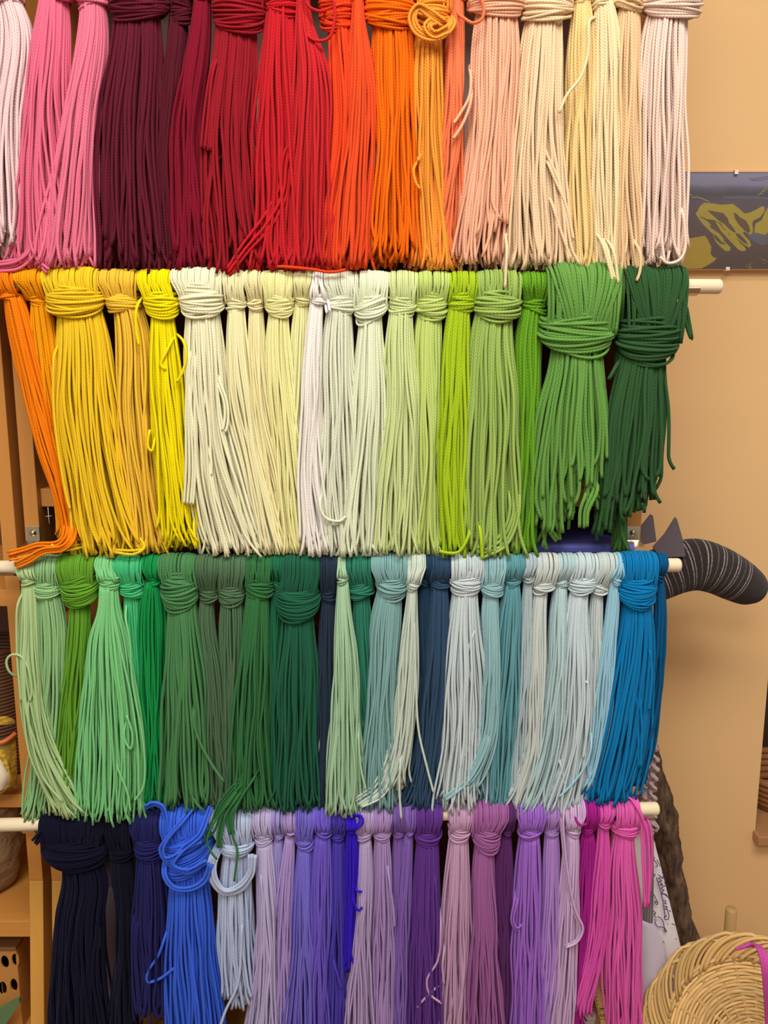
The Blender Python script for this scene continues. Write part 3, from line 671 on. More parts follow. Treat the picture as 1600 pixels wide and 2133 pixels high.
# ------------------------------------------------------------------ framed print on the wall
pr = empty('framed_print', label='unframed glass print of two yellow hands working yarn, clipped to the wall', cat='picture')
yp = WALL_Y - .012
A, Bq = at(1380, 357, yp), at(1760, 562, yp)
x0, x1, z1, z0 = A[0], Bq[0], A[2], Bq[2]
b = MB(); b.box((x0, yp, z0), (x1, WALL_Y, z1)); b.build('backing_board', plain('pale_board', (226, 186, 128), .6), pr, False, .0005)
kp = NT('print_ground'); g = kp.coord('Generated'); s3 = kp.new('ShaderNodeSeparateXYZ'); kp.link(g, s3.inputs[0])
pc = kp.ramp(kp.math('ADD', s3.outputs[2], kp.math('MULTIPLY_ADD', kp.noise(5, 3, g), .10, -.05)),
    ((0.0, (92,68,64)), (.18, (98,76,70)), (.5, (102,82,84)), (.70, (98,86,98)), (.77, (84,76,84)), (.83, (106,100,114)), (.88, (140,136,162)), (1.0, (150,146,174))))
kp.link(pc, kp.b.inputs['Base Color']); kp.b.inputs['Roughness'].default_value = .5
M_OCH = plain('print_ochre', (180, 158, 62), .5, noise=.12, nscale=60); M_OCHD = plain('print_shadow', (104, 84, 66), .5, noise=.2, nscale=80)
M_OCHB = plain('print_yellow', (188, 156, 52), .5, noise=.1, nscale=50); M_PALE = plain('print_thread', (170, 168, 120), .5); M_GREY = plain('print_grey', (104, 104, 112), .5)
b = MB(); yq = yp - .0004
b.box((x0 + .001, yq, z0 + .001), (x1 - .001, yp - .0001, z1 - .001), 0)
lay = [0]
def pf(pts, mi, s=7.62):
    lay[0] += 1
    Y = yq - .00002 * lay[0]
    b.add([at(1390 + x / s, 340 + y / s, Y) for x, y in pts], [tuple(range(len(pts)))], mi=mi)
def pl(pts, wd, mi, s=7.62):
    lay[0] += 1
    p = np.array(pts, float); t = np.gradient(p, axis=0); nn = np.stack([-t[:, 1], t[:, 0]], 1); nn /= np.linalg.norm(nn, axis=1, keepdims=True)
    l, r = p + nn * wd / 2, p - nn * wd / 2
    Y = yq - .00002 * lay[0]
    V = [at(1390 + x / s, 340 + y / s, Y) for x, y in np.vstack([l, r])]; n = len(p)
    b.add(V, [(k, k + 1, n + k + 1, n + k) for k in range(n - 1)], mi=mi)
pf([(880,530),(1300,520),(1640,548),(1640,575),(1300,560),(880,555)], 5)
pf([(1270,1140),(1420,1090),(1700,1130),(1700,1260),(1500,1300),(1330,1210)], 5)
pf([(60,1290),(200,1230),(340,1195),(480,1170),(600,1150),(650,1220),(700,1330),(690,1440),(740,1500),(790,1500),(740,1560),(640,1620),(540,1670),(60,1675)], 3)      # forearm
pf([(450,800),(490,745),(520,680),(590,625),(740,640),(860,660),(1040,645),(1120,700),(1230,800),(1330,775),(1440,720),(1510,680),(1550,700),(1540,770),(1470,860),(1370,910),(1350,960),(1365,1060),(1350,1120),(1300,1130),(1220,1080),(1200,1110),(1250,1170),(1310,1230),(1335,1310),(1300,1340),(1230,1300),(1150,1230),(1100,1190),(1160,1270),(1230,1330),(1255,1380),(1200,1400),(1130,1370),(1040,1280),(960,1200),(880,1210),(960,1290),(1010,1340),(990,1395),(930,1395),(850,1330),(770,1250),(720,1120),(640,1040),(560,960),(500,880)], 1)   # hand
pf([(1700,640),(1640,640),(1560,760),(1500,900),(1400,960),(1380,1100),(1440,1110),(1560,1140),(1600,1080),(1700,1060)], 1)
pf([(1600,780),(1640,770),(1650,1100),(1590,1110)], 3)
pf([(640,745),(780,770),(890,790),(960,870),(980,940),(1040,1010),(1090,1090),(1060,1100),(980,1040),(900,960),(830,920),(760,860),(690,800)], 2)
pf([(1050,780),(1110,810),(1170,870),(1240,900),(1290,980),(1320,1070),(1290,1110),(1220,1060),(1150,990),(1080,890)], 2)
pf([(520,840),(640,890),(740,900),(860,960),(880,1010),(1000,1130),(980,1200),(900,1200),(820,1110),(700,1030),(620,960)], 2)
pf([(560,870),(640,920),(700,990),(640,1010),(560,930)], 1)
pf([(760,920),(830,960),(900,1050),(960,1090),(1010,1180),(1060,1250),(1010,1250),(930,1160),(850,1070)], 1)
pf([(1080,1100),(1160,1130),(1260,1240),(1280,1300),(1200,1250),(1110,1170)], 2)
pf([(720,1110),(790,1160),(860,1240),(940,1290),(850,1280),(770,1210)], 2)
for k in range(7):
    x = 200 + k * 26; pl([(x, 480 + k * 3), (x + 22, 465 + k * 4), (x + 46, 490 + k * 5)], 7, 4)
pl([(400,555),(460,540),(540,560),(600,585),(680,620)], 9, 4); pl([(370,545),(470,525),(560,555),(660,600)], 6, 4)
for k in range(6):
    x = 1440 + k * 34; y = 510 - k * 38; pl([(x, y), (x + 40, y - 26), (x + 90, y - 24)], 9, 4)
pl([(1300,240),(1400,250),(1500,225),(1640,200)], 6, 5); pl([(1330,270),(1450,275),(1640,225)], 5, 5)
rr_ = random.Random(3)
for k in range(60):
    x, y = (rr_.gauss(1320, 30), rr_.uniform(1560, 1670)) if k < 30 else (rr_.uniform(1480, 1690), rr_.uniform(1510, 1600))
    q = rr_.uniform(5, 14); pf([(x, y), (x + q, y), (x + q, y + q * .8), (x, y + q * .8)], 3)
b.build('print', [kp.m, M_OCH, M_OCHD, M_OCHB, M_PALE, M_GREY], pr, False)
kg = NT('clear_glass'); kg.n.remove(kg.b)
tr, gl, mx, fr = kg.new('ShaderNodeBsdfTransparent'), kg.new('ShaderNodeBsdfGlossy'), kg.new('ShaderNodeMixShader'), kg.new('ShaderNodeFresnel')
gl.inputs['Roughness'].default_value = .03; fr.inputs[0].default_value = 1.45
kg.link(fr.outputs[0], mx.inputs[0]); kg.link(tr.outputs[0], mx.inputs[1]); kg.link(gl.outputs[0], mx.inputs[2]); kg.link(mx.outputs[0], kg.n['Material Output'].inputs[0])
b = MB(); b.box((x0, yp - .0042, z0), (x1, yp - .0022, z1)); b.build('glass_pane', kg.m, pr, False)
for px, py, dz in ((1534, 359, .002), (1516, 560, -.002)):
    q = at(px, py, yp - .004); b = MB()
    b.box((q[0] - .003, yp - .0052, q[2] - .0028), (q[0] + .003, yp - .0044, q[2] + .0028))
    b.box((q[0] - .003, yp - .0052, (z1 if dz > 0 else z0 - .001)), (q[0] + .003, WALL_Y - .001, (z1 + .001 if dz > 0 else z0)))
    b.build('clip', plain('white_clip', (240, 236, 230), .35), pr, False, .0003)

# ------------------------------------------------------------------ stuffed sock creature
sk = empty('sock_creature', label='stuffed black striped sock toy with grey felt spikes poking out against the wall', cat='soft toy')
YS = .215
cent = [(1290,1232,40),(1330,1216,50),(1375,1196,53),(1410,1182,54),(1450,1176,54),(1490,1186,51),(1525,1203,48),(1552,1218,43),(1570,1228,36),(1582,1236,24),(1588,1240,10),(1589.5,1241,2)]
ks = NT('striped_knit'); uv = ks.new('ShaderNodeUVMap').outputs[0]; s3 = ks.new('ShaderNodeSeparateXYZ'); ks.link(uv, s3.inputs[0])
v = s3.outputs[1]
def band(period, duty, ph=0.0):
    f = ks.math('FRACT', ks.math('ADD', ks.math('DIVIDE', v, period), ph)); return ks.math('LESS_THAN', f, duty)
st = ks.math('MAXIMUM', ks.math('MULTIPLY', band(.0205, .075), .9), ks.math('MAXIMUM', ks.math('MULTIPLY', band(.0205, .07, .80), .75), ks.math('MULTIPLY', band(.0205, .06, .38), .35)))
st = ks.math('MULTIPLY', st, ks.math('GREATER_THAN', ks.noise(900, 1, ks.coord('Object')), .42))
st = ks.math('MULTIPLY', st, ks.math('LESS_THAN', v, .196))
ks.link(ks.mix(st, albedo((50,43,44), 1.0), albedo((168,160,158), 1.0)), ks.b.inputs['Base Color']); ks.b.inputs['Roughness'].default_value = .95
ks.b.inputs['Specular IOR Level'].default_value = .1; ks.b.inputs['Sheen Weight'].default_value = .15
wv = ks.math('SINE', ks.math('MULTIPLY', v, 2 * PI / .0026)); ks.link(ks.bump(ks.math('ADD', wv, ks.noise(1200, 2, ks.coord('Object'))), .5, .0007), ks.b.inputs['Normal'])
W = np.array([[*at(x, y, YS), r * mpp(y, YS)] for x, y, r in cent]); Wp = smooth_path(W, 70)
b = MB(); b.tube(Wp[:, :3], np.maximum(Wp[:, 3], .0008), 32); b.build('body', ks.m, sk)
M_FELT = plain('grey_felt', (104, 98, 106), .95, noise=.18, nscale=500, bump=.5, bscale=900, spec=.1)
for pts in ([(1336,1136),(1334,1098),(1356,1071),(1361,1075),(1368,1128)], [(1360,1140),(1385,1112),(1407,1077),(1411,1082),(1422,1120),(1429,1160),(1390,1161),(1372,1156)]):
    b = MB(); b.prism([at(x, y, YS - .038) for x, y in pts], (0, .003, 0)); b.build('spike', M_FELT, sk, False, .0006)

# ------------------------------------------------------------------ niche contents at the edge of the photo
b = MB(); b.box((nx - .004, WALL_Y - .022, nz - .006), (nx + .499, WALL_Y + .268, nz + .012))
o = tag(b.build('niche_shelf', wood('worn_board', (176, 132, 92), axis=0), None, False, .002), 'worn wooden board forming the sill of the wall niche with books', 'shelf')
b = MB(); b.box((nx + .0005, WALL_Y + .245, nz + .0125), (nx + .4985, WALL_Y + .2695, nz + .749))
structure(b.build('trim_1', plain('dark_niche_back', (58, 42, 34), .8), smooth=False))
b = MB(); b.prism([(nx + .030, WALL_Y + .2, nz + .0125), (nx + .046, WALL_Y + .2, nz + .0125), (nx + .040, WALL_Y + .2, nz + .33), (nx + .024, WALL_Y + .2, nz + .33)], (0, .044, 0))
tag(b.build('black_folder', plain('black_card', (40, 36, 42), .5), None, False, .001), 'black folder standing behind the coiled basket in the wall niche', 'folder')
b = MB(); b.prism([(nx + .074, WALL_Y + .2, nz + .0125), (nx + .094, WALL_Y + .2, nz + .0125), (nx + .066, WALL_Y + .2, nz + .30), (nx + .047, WALL_Y + .2, nz + .30)], (0, .044, 0))
tag(b.build('red_folder', plain('red_card', (196, 40, 44), .5), None, False, .001), 'bright red folder leaning beside the black one in the wall niche', 'folder')
b = MB()
cx_, cz_ = nx + .098, nz + .0125
for k in range(6):
    r0 = .058 + .024 * (k / 5) ** .6; z = cz_ + .006 + k * .0115
    th = np.linspace(0, 2 * PI, 41); b.tube(np.stack([cx_ + r0 * np.cos(th), WALL_Y + .1 + r0 * np.sin(th), np.full(41, z)], 1), .0068, 8, ref=(0, 0, 1))
tag(b.build('round_basket', plain('brown_coil', (150, 100, 60), .7, noise=.2)), 'brown coiled round basket standing inside the wall niche', 'basket')

# ------------------------------------------------------------------ branch leaning on the wall
kb = NT('bark'); cbk = kb.coord('Object', (150, 150, 22)); n1 = kb.noise(1, 6, cbk, .65); n2 = kb.noise(1.6, 4, kb.coord('Object', (60, 60, 40)))
bc = kb.ramp(kb.math('MULTIPLY_ADD', n1, .75, kb.math('MULTIPLY', n2, .3)), ((.34, (44,32,26)), (.50, (88,66,50)), (.62, (116,92,72)), (.78, (150,126,104))))
kb.link(bc, kb.b.inputs['Base Color']); kb.link(kb.bump(n1, 1.0, .006), kb.b.inputs['Normal']); kb.b.inputs['Roughness'].default_value = .9
YB = .20
right = [(1300,1240),(1330,1380),(1364,1510),(1383,1597),(1396,1650),(1409,1702),(1416,1737),(1425,1800),(1435,1850),(1442,1900),(1451,1942),(1468,1995),(1490,2080),(1512,2180)]
P = np.array([at(x - 27, y, YB - .02 * k / 13) for k, (x, y) in enumerate(right)])
P = smooth_path(P, 150); P = P[P[:, 2] > at(1400, 2240, .1)[2] + .012]; P = smooth_path(P, 150)
S_ = 28; _, N_, B_ = transport(P); a = np.arange(S_) * 2 * PI / S_
bp = np.random.default_rng(5); nz_ = bp.normal(0, 1, (150, S_))
for _ in range(2): nz_ = (nz_ + np.roll(nz_, 1, 1) * .6 + np.vstack([nz_[1:], nz_[-1:]]) + np.vstack([nz_[:1], nz_[:-1]])) / 2.2
nz_ += .8 * np.sin(a[None] * 5 + np.linspace(0, 6, 150)[:, None]) + .6 * np.sin(a[None] * 3 + np.linspace(0, 19, 150)[:, None])
rr = .0182 * (1 + .07 * nz_) * (1 + .1 * np.sin(np.linspace(0, 17, 150))[:, None])
V = P[:, None] + rr[..., None] * (np.cos(a)[None, :, None] * N_[0][:, None] + np.sin(a)[None, :, None] * B_[0][:, None])
b = MB(); b.add(V.reshape(-1, 3), [(i * S_ + j, (i + 1) * S_ + j, (i + 1) * S_ + (j + 1) % S_, i * S_ + (j + 1) % S_) for i in range(149) for j in range(S_)] + [tuple(range(S_)), tuple(range(149 * S_, 150 * S_))[::-1]])
tag(b.build('branch', kb.m), 'rough brown bark branch leaning upright by the wall behind the basket', 'branch')

# fuzzy grey yarn hanging beside the branch
gy = empty('boucle_yarn', label='fuzzy mauve grey curly yarn hanging between blue hank and branch', cat='yarn')
mg = yarn_mat('boucle_grey', (188, 170, 172), plies=2, pitch=.006)
for j, pts in enumerate(([(1352,1470),(1350,1540),(1357,1600),(1352,1660),(1366,1730)], [(1343,1500),(1340,1580),(1346,1640),(1350,1700),(1345,1760)], [(1330,1560),(1334,1640),(1328,1700),(1336,1790)], [(1356,1480),(1362,1560),(1352,1640),(1358,1690),(1352,1730)], [(1346,1480),(1354,1560),(1346,1640),(1352,1700),(1358,1740)], [(1338,1520),(1350,1580),(1340,1650),(1344,1720)], [(1360,1520),(1364,1600),(1360,1660),(1362,1720)])):
    W = smooth_path([at(x, y, .125 - .006 * j) for x, y in pts], 120); s = np.linspace(0, 1, 120)
    W[:, 0] += .0030 * np.sin(s * 60 + j * 1.7); W[:, 1] += .003 * np.cos(s * 61 + j)
    b = MB(); b.tube(W, .0030 + .0007 * np.sin(s * 75 + j * 2) + .0004 * np.sin(s * 190 + j), 9); b.build('strand', mg, gy)
b = MB()
md = yarn_mat('boucle_dark', (122, 114, 116), plies=2, pitch=.006)
for j in range(5):
    b.tube(smooth_path([at(1352 + j * 2, 1740, .098), at(1348 + j * 3, 1850, .097), at(1339 + j * 5, 1895, .094), at(1336 + j * 5.4, 1938 - j * 4, .092)], 30), .0013, 6)
b.build('yarn_end', md, gy)['label'] = 'darker grey straight yarn end'

# ------------------------------------------------------------------ papers with handwriting
def sheet(name, grid, mat, parent=None, th=.0004):
    G = np.array(grid); r, c, _ = G.shape
    G = np.array([smooth_path(q, 14) for q in G]); G = np.stack([smooth_path(G[:, k], 24) for k in range(14)], 1)
    r, c, _ = G.shape; V = np.vstack([G.reshape(-1, 3), (G + (0, th, 0)).reshape(-1, 3)]); n = r * c
    Fc = []
    for i in range(r - 1):
        for j in range(c - 1):
            q = [i * c + j, (i + 1) * c + j, (i + 1) * c + j + 1, i * c + j + 1]; Fc += [tuple(q), tuple(n + x for x in q[::-1])]
    ring = [j for j in range(c)] + [i * c + c - 1 for i in range(1, r)] + [(r - 1) * c + j for j in range(c - 2, -1, -1)] + [i * c for i in range(r - 2, 0, -1)]
    for k in range(len(ring)): p, q = ring[k], ring[(k + 1) % len(ring)]; Fc.append((p, q, n + q, n + p))
    b = MB(); b.add(V, Fc); return b.build(name, mat, parent)
M_PAP = plain('white_paper', (238, 232, 238), .7, noise=.03, nscale=30); M_PAPB = plain('shaded_paper', (206, 200, 222), .6); M_INK = plain('blue_ink', (44, 34, 110), .5)  # M_PAPB: shade on the curled sheet is put into its grey colour
p1 = empty('handwritten_paper', label='white paper strip with blue handwriting, slipped beside the branch', cat='paper')
def Yp1(x): return .118
sheet('sheet', [[at(x, y, Y) for x, y, Y in r] for r in (
    [(1290,1690,.112),(1325,1700,.110),(1352,1712,.112)], [(1295,1800,.110),(1335,1800,.106),(1374,1794,.110)], [(1305,1900,.108),(1350,1900,.104),(1398,1890,.109)],
    [(1315,2000,.106),(1365,2000,.102),(1422,1988,.108)], [(1325,2110,.106),(1380,2110,.102),(1446,2100,.108)], [(1330,2230,.106),(1390,2230,.104),(1470,2220,.108)])], M_PAP, p1)
INK = [  # strokes in the crop (1180,1780) scale 5.333
    [(960,20),(975,60),(1000,95),(1010,130),(990,135)], [(960,25),(985,40)], [(1005,60),(1040,130)],
    [(955,210),(985,225),(968,245),(955,240)], [(1065,195),(1080,235),(1060,262),(1088,262)],
    [(1020,225),(1052,250),(1022,262),(1060,290),(1030,300),(1068,330),(1040,335)], [(1040,335),(1078,355),(1052,375),(1085,395)],
    [(1060,440),(1100,440),(1140,492)], [(1088,310),(1108,345),(1082,350)], [(1085,395),(1062,420),(1100,450),(1120,470)],
    [(1075,510),(1105,520),(1090,545),(1115,548)], [(1085,575),(1120,580),(1098,605),(1125,612)], [(1120,600),(1140,690),(1128,720),(1095,718),(1090,690),(1118,680)],
    [(1000,255),(1040,380),(1065,480),(1088,620),(1098,700)], [(1140,620),(1158,635)], [(1170,768),(1208,785)], [(1128,768),(1132,778)],
    [(945,400),(985,470),(1015,540),(1012,555),(988,540),(985,520),(1020,530)], [(945,485),(960,500)], [(935,530),(945,545)],
    [(955,620),(992,650),(975,665),(985,680)], [(985,690),(1000,700)], [(980,722),(998,735)],
    [(985,745),(1010,800),(1060,805),(1100,835),(1112,858),(1092,858),(1085,840),(1115,845)], [(1015,690),(1045,705),(1078,760),(1085,800),(1110,850)],
    [(1072,965),(1088,980)], [(1135,1275),(1170,1308)], [(1215,935),(1222,940)], [(1240,1045),(1248,1055)]]
b = MB()
for s in INK:
    pts = [at(1180 + x / 5.333, 1780 + y / 5.333, .1012) for x, y in s]
    b.tube(smooth_path(pts, max(4, 4 * len(pts))), .00058, 5)
b.build('lettering', M_INK, p1)
p2 = empty('curled_paper', label='curled paper sheet in shaded bluish grey, tucked in front of the handwritten strip', cat='paper')
sheet('sheet', [[at(x, y, Y) for x, y, Y in r] for r in (
    [(1300,1905,.080),(1340,1918,.072),(1366,1930,.080)], [(1305,1960,.080),(1345,1965,.070),(1384,1970,.082)], [(1310,2020,.080),(1352,2020,.070),(1392,2030,.084)],
    [(1312,2080,.080),(1352,2080,.070),(1392,2095,.086)], [(1312,2230,.080),(1352,2230,.070),(1385,2230,.086)])], M_PAPB, p2)

# ------------------------------------------------------------------ low bench out of the picture that carries the basket, papers and sticks
bz = at(1400, 2240, .1)[2]
bn = empty('low_bench', label='low wooden bench beside the shelving unit, carrying papers and wicker basket', cat='bench')
b = MB(); b.box((.355, -.13, bz - .02), (.80, .30, bz)); b.build('bench_top', M_OAKX, bn, False, .001)
for x in (.36, .77):
    for y in (-.12, .27):
        b = MB(); b.box((x, y, 0), (x + .025, y + .025, bz - .0205)); b.build('leg', M_OAK, bn, False, .001)

# ------------------------------------------------------------------ wicker basket tipped toward the camera
bk = empty('wicker_basket', label='honey coloured wicker basket tipped on its side below the branch', cat='basket')
cen = at(1578, 2202, -.02); ctr = np.array(cen)
nrm = np.array(CAM) - ctr + np.array([0, 0, -.1]); nrm /= np.linalg.norm(nrm); ex = np.cross(np.array([0, 0, 1.0]), nrm); ex = -ex / np.linalg.norm(ex); ey = np.cross(nrm, ex); ey = ey if ey[2] > 0 else -ey
RB = 232 * mpp(2100, -.02)
def bpt(r, th, h): return ctr + (np.asarray(r) * np.ones(len(th)))[:, None] * (np.cos(th)[:, None] * ex + np.sin(th)[:, None] * ey) + np.asarray(h)[:, None] * nrm
def dish(r): return -.026 * (1 - np.clip(r / RB, 0, 1) ** 2.2)
def wick(name, rgb):
    k = NT(name); c = albedo(rgb, 1.0); uv = k.coord('UV', (3, 40, 1)); n = k.noise(1.5, 3, uv)
    r = k.new('ShaderNodeNewGeometry').outputs['Random Per Island']
    m = k.mix(k.math('MULTIPLY_ADD', r, .7, k.math('MULTIPLY', n, .3)), tuple(x * .68 for x in c), tuple(min(1, x * 1.2) for x in c))
    k.link(m, k.b.inputs['Base Color']); k.b.inputs['Roughness'].default_value = .45; return k.m
M_WICK = wick('willow_wicker', (214, 178, 118)); M_WICKD = wick('willow_stake', (196, 158, 102))
b = MB(); NS = 26
rb = np.random.default_rng(9)
rs = np.arange(.020, RB * .82, .0043)
for k, r in enumerate(rs):
    th = np.linspace(0, 2 * PI, 161) ; ph = PI * (k % 2)
    wob = .0016 * np.sin(NS / 2 * th + ph + .25 * k) + .0006 * np.sin(5 * th + k)
    rr = r + .0005 * np.sin(3 * th + k * .4) + .0003 * np.sin(7 * th + k)
    b.tube(bpt(rr, th, dish(rr) + wob), .0023 * (1 + .10 * rb.normal()), 7, ell=1.0)
b.build('weave', M_WICK, bk)
b = MB()
for k in range(NS):
    for dth in (-.022, .022):
        r = np.linspace(.008, RB * .93, 30); th = np.full(30, 2 * PI * k / NS) + dth * (RB * .5 / np.maximum(r, .03)) * .5
        b.tube(bpt(r, th, dish(r)), .0019, 6)
b.build('stake', M_WICKD, bk); bk.children[-1]['kind'] = 'stuff'
b = MB()
for k in range(84):
    t0 = 2 * PI * k / 84; s = np.linspace(0, 1, 14)
    th = t0 + s * .78; lay_ = k % 3
    r = RB * (.77 + .23 * np.sin(np.minimum(s * 1.25, 1) * PI / 2) - .06 * np.clip((s - .8) / .2, 0, 1)) + rb.normal(0, .0012)
    h = dish(np.minimum(r, RB)) + .006 * np.sin(s * PI) + .003 * lay_ - .001
    b.tube(bpt(r, th, h), .0025 * (1 + .1 * rb.normal()), 7)
b.build('rim', M_WICK, bk)
# pink yarn drawn over the basket
b = MB(); mp = yarn_mat('pink_on_basket', (200, 84, 168))
for k in range(4):
    pts = [(1545 - k * 4, 1974 + k), (1566 + k * 3, 1966 + k), (1580 + k * 4, 1978 + k), (1588 + k * 4, 2010), (1593 + k * 4.5, 2060), (1597 + k * 4.5, 2133), (1600 + k * 4.5, 2200)]
    b.tube(smooth_path([at(x, y, (-.035 if j > 1 else -.02) - .01 * (j > 2) + .012 * (j > 4)) for j, (x, y) in enumerate(pts)], 50), .0021, 7)
tag(b.build('yarn_strand', mp), 'loose pink yarn strands lying over the rim of the wicker basket', 'yarn')
# round stick behind the basket
b = MB(); t0, t1 = at(1524, 1893, .16), at(1526, 2240, .16); t1 = np.array([t1[0], .16, bz + .0005]) if False else t1
b.tube([t0 + (0, 0, -.0), t0 + (0, 0, -.001), t0 + (0, 0, -.1), (t0[0], .16, bz)], np.array([.0078, .0086, .0088, .0088]), 20, ref=(1, 0, 0))
tag(b.build('wooden_stick', wood('stick_wood', (190, 156, 104), axis=2)), 'short pale round stick standing upright behind the wicker basket', 'stick')

# ------------------------------------------------------------------ ruler behind the magenta hank
ru = empty('ruler', label='yellowed wooden ruler with black figures behind the pink hanks', cat='ruler')
YR = .022
b = MB(); P4 = [at(x, y, YR) for x, y in ((1192, 1905), (1238, 1893), (1328, 2230), (1281, 2243))]; b.prism(P4, (0, .002, 0)); b.build('blade', wood('ruler_wood', (218, 176, 122), axis=2), ru, False, .0004)
b = MB()
def rstroke(pts, r=.0004): b.tube(smooth_path([at(1180 + x / 5.333, 1780 + y / 5.333, YR - .0004) for x, y in pts], 4 * len(pts)), r, 5)
rstroke([(395,1465),(438,1470)], .0006); rstroke([(402,1475),(396,1462)]); 
rstroke([(415,1510),(440,1500),(458,1520),(445,1545),(420,1540),(414,1515)], .0006)
rstroke([(372,1712),(425,1712)], .0006); rstroke([(372,1712),(374,1740)]); rstroke([(398,1712),(400,1735)]); rstroke([(425,1712),(427,1740)])
rstroke([(385,1770),(378,1785),(395,1800),(408,1775),(424,1790),(416,1805)]); rstroke([(410,1825),(424,1835)])
rstroke([(290,1450),(380,1850)], .00025); rstroke([(370,1440),(470,1880)], .00025)
for k in range(10): rstroke([(292 + k * 9, 1470 + k * 40), (318 + k * 9, 1462 + k * 40)], .0002)
b.build('figure_marking', plain('black_ink', (60, 44, 36), .6), ru)

# ------------------------------------------------------------------ things inside the shelving
def crate(name, a, c, mat, label, cat, lid=None):
    root = empty(name, label=label, cat=cat)
    b = MB(); b.box(a, c); b.build('body', mat, root, False, .003)
    if lid:
        b = MB(); b.box((a[0] - .004, a[1] - .004, c[2]), (c[0] + .004, c[1] + .004, c[2] + .014)); b.build('lid', lid, root, False, .005)
    return root
xa, xb_ = at(1020, 1140, SH_Y + .08)[0], at(1268, 1140, SH_Y + .08)[0]
crate('storage_box', (xa, .038, zs_mid - .0848), (xb_, SH_Y + .20, at(1180, 1133, .036)[2] - .014), plain('blue_plastic', (66, 68, 128), .4), 'blue violet plastic box on a shelf behind the pale blue hanks', 'box', plain('lilac_lid', (112, 116, 214), .35))
crate('white_box', (at(870, 2120, SH_Y + .03)[0], SH_Y + .03, zs_low + .0002), (at(1252, 2120, SH_Y + .03)[0], SH_Y + .25, at(1230, 2127, SH_Y + .03)[2]), plain('white_card', (232, 228, 232), .6), 'white lidded box on the lowest shelf under the purple and magenta hanks', 'box', plain('white_lid', (238, 234, 238), .5))
crate('grey_box', (at(180, 1900, SH_Y + .06)[0], SH_Y + .06, zs_low + .0002), (at(300, 1900, SH_Y + .06)[0], SH_Y + .25, at(240, 1850, SH_Y + .06)[2]), plain('grey_lilac_card', (150, 140, 158), .7), 'grey lilac box glimpsed behind the gap between navy hanks', 'box')

# ------------------------------------------------------------------ things on the neighbouring shelves
# brown ribbed pot
rt = empty('ribbed_pot', label='dark brown ribbed wicker pot on the shelf behind pale sage hank', cat='pot')
c0 = at(-20, 1500, .16); b = MB()
pr_ = []
zt, zbm = at(0, 1368, .12)[2], zl3 + .0005
n = 36
for k in range(n):
    z = zt + (zbm + .005 - zt) * k / (n - 1); r0 = .052 - .006 * (k / n)
    th = np.linspace(0, 2 * PI, 49); b.tube(np.stack([c0[0] + r0 * np.cos(th), .17 + r0 * np.sin(th), np.full(49, z)], 1), abs(zt - zbm) / n * .56, 8, ref=(0, 0, 1))
b.build('body', plain('dark_cane', (104, 70, 46), .55, noise=.25, nscale=90), rt)
# yellow patterned paper bag
yb = empty('paper_bag', label='crumpled yellow patterned paper bag open on the shelf', cat='bag')
kyb = NT('yellow_print'); vo = kyb.new('ShaderNodeTexVoronoi'); vo.inputs['Scale'].default_value = 90; kyb.link(kyb.coord('Object', (1, 1, 2.4)), vo.inputs['Vector'])
kyb.link(kyb.mix(kyb.math('GREATER_THAN', vo.outputs['Distance'], .48), lin((222, 178, 50)), lin((176, 140, 60))), kyb.b.inputs['Base Color']); kyb.b.inputs['Roughness'].default_value = .6
def curl(pts3, name, mat, par): return sheet(name, pts3, mat, par, .0006)
yz = SH_Y + .004
curl([[at(-60,1520,yz),at(-15,1497,yz-.004),at(12,1492,yz),at(31,1500,yz+.01)], [at(-60,1535,yz),at(-12,1512,yz-.002),at(14,1510,yz),at(32,1506,yz+.01)]], 'upper_edge', kyb.m, yb)
curl([[at(-60,1580,yz),at(-12,1553,yz-.006),at(12,1545,yz),at(32,1530,yz+.012)], [at(-60,1590,yz),at(0,1562,yz-.004),at(18,1580,yz),at(35,1580,yz+.012)], [at(-60,1600,yz),at(14,1595,yz-.004),at(24,1620,yz),at(36,1620,yz+.012)], [at(-60,1668,yz),at(0,1656,yz-.004),at(20,1640,yz),at(35,1644,yz+.012)]], 'front', kyb.m, yb)
b = MB(); b.tube(smooth_path([at(-50,1576,yz-.004),at(-12,1551,yz-.008),at(12,1543,yz-.004),at(32,1528,yz+.01)], 24), .0032, 8); b.build('binding', plain('orange_binding', (214, 120, 66), .6), yb)
curl([[at(-60,1580,yz+.004),at(-5,1580,yz-.006),at(12,1590,yz+.002)], [at(-60,1630,yz),at(6,1620,yz-.01),at(26,1618,yz+.002)], [at(-60,1662,yz),at(0,1648,yz-.008),at(18,1640,yz+.002)]], 'inner_fold', plain('cream_print', (236, 222, 196), .6), yb)
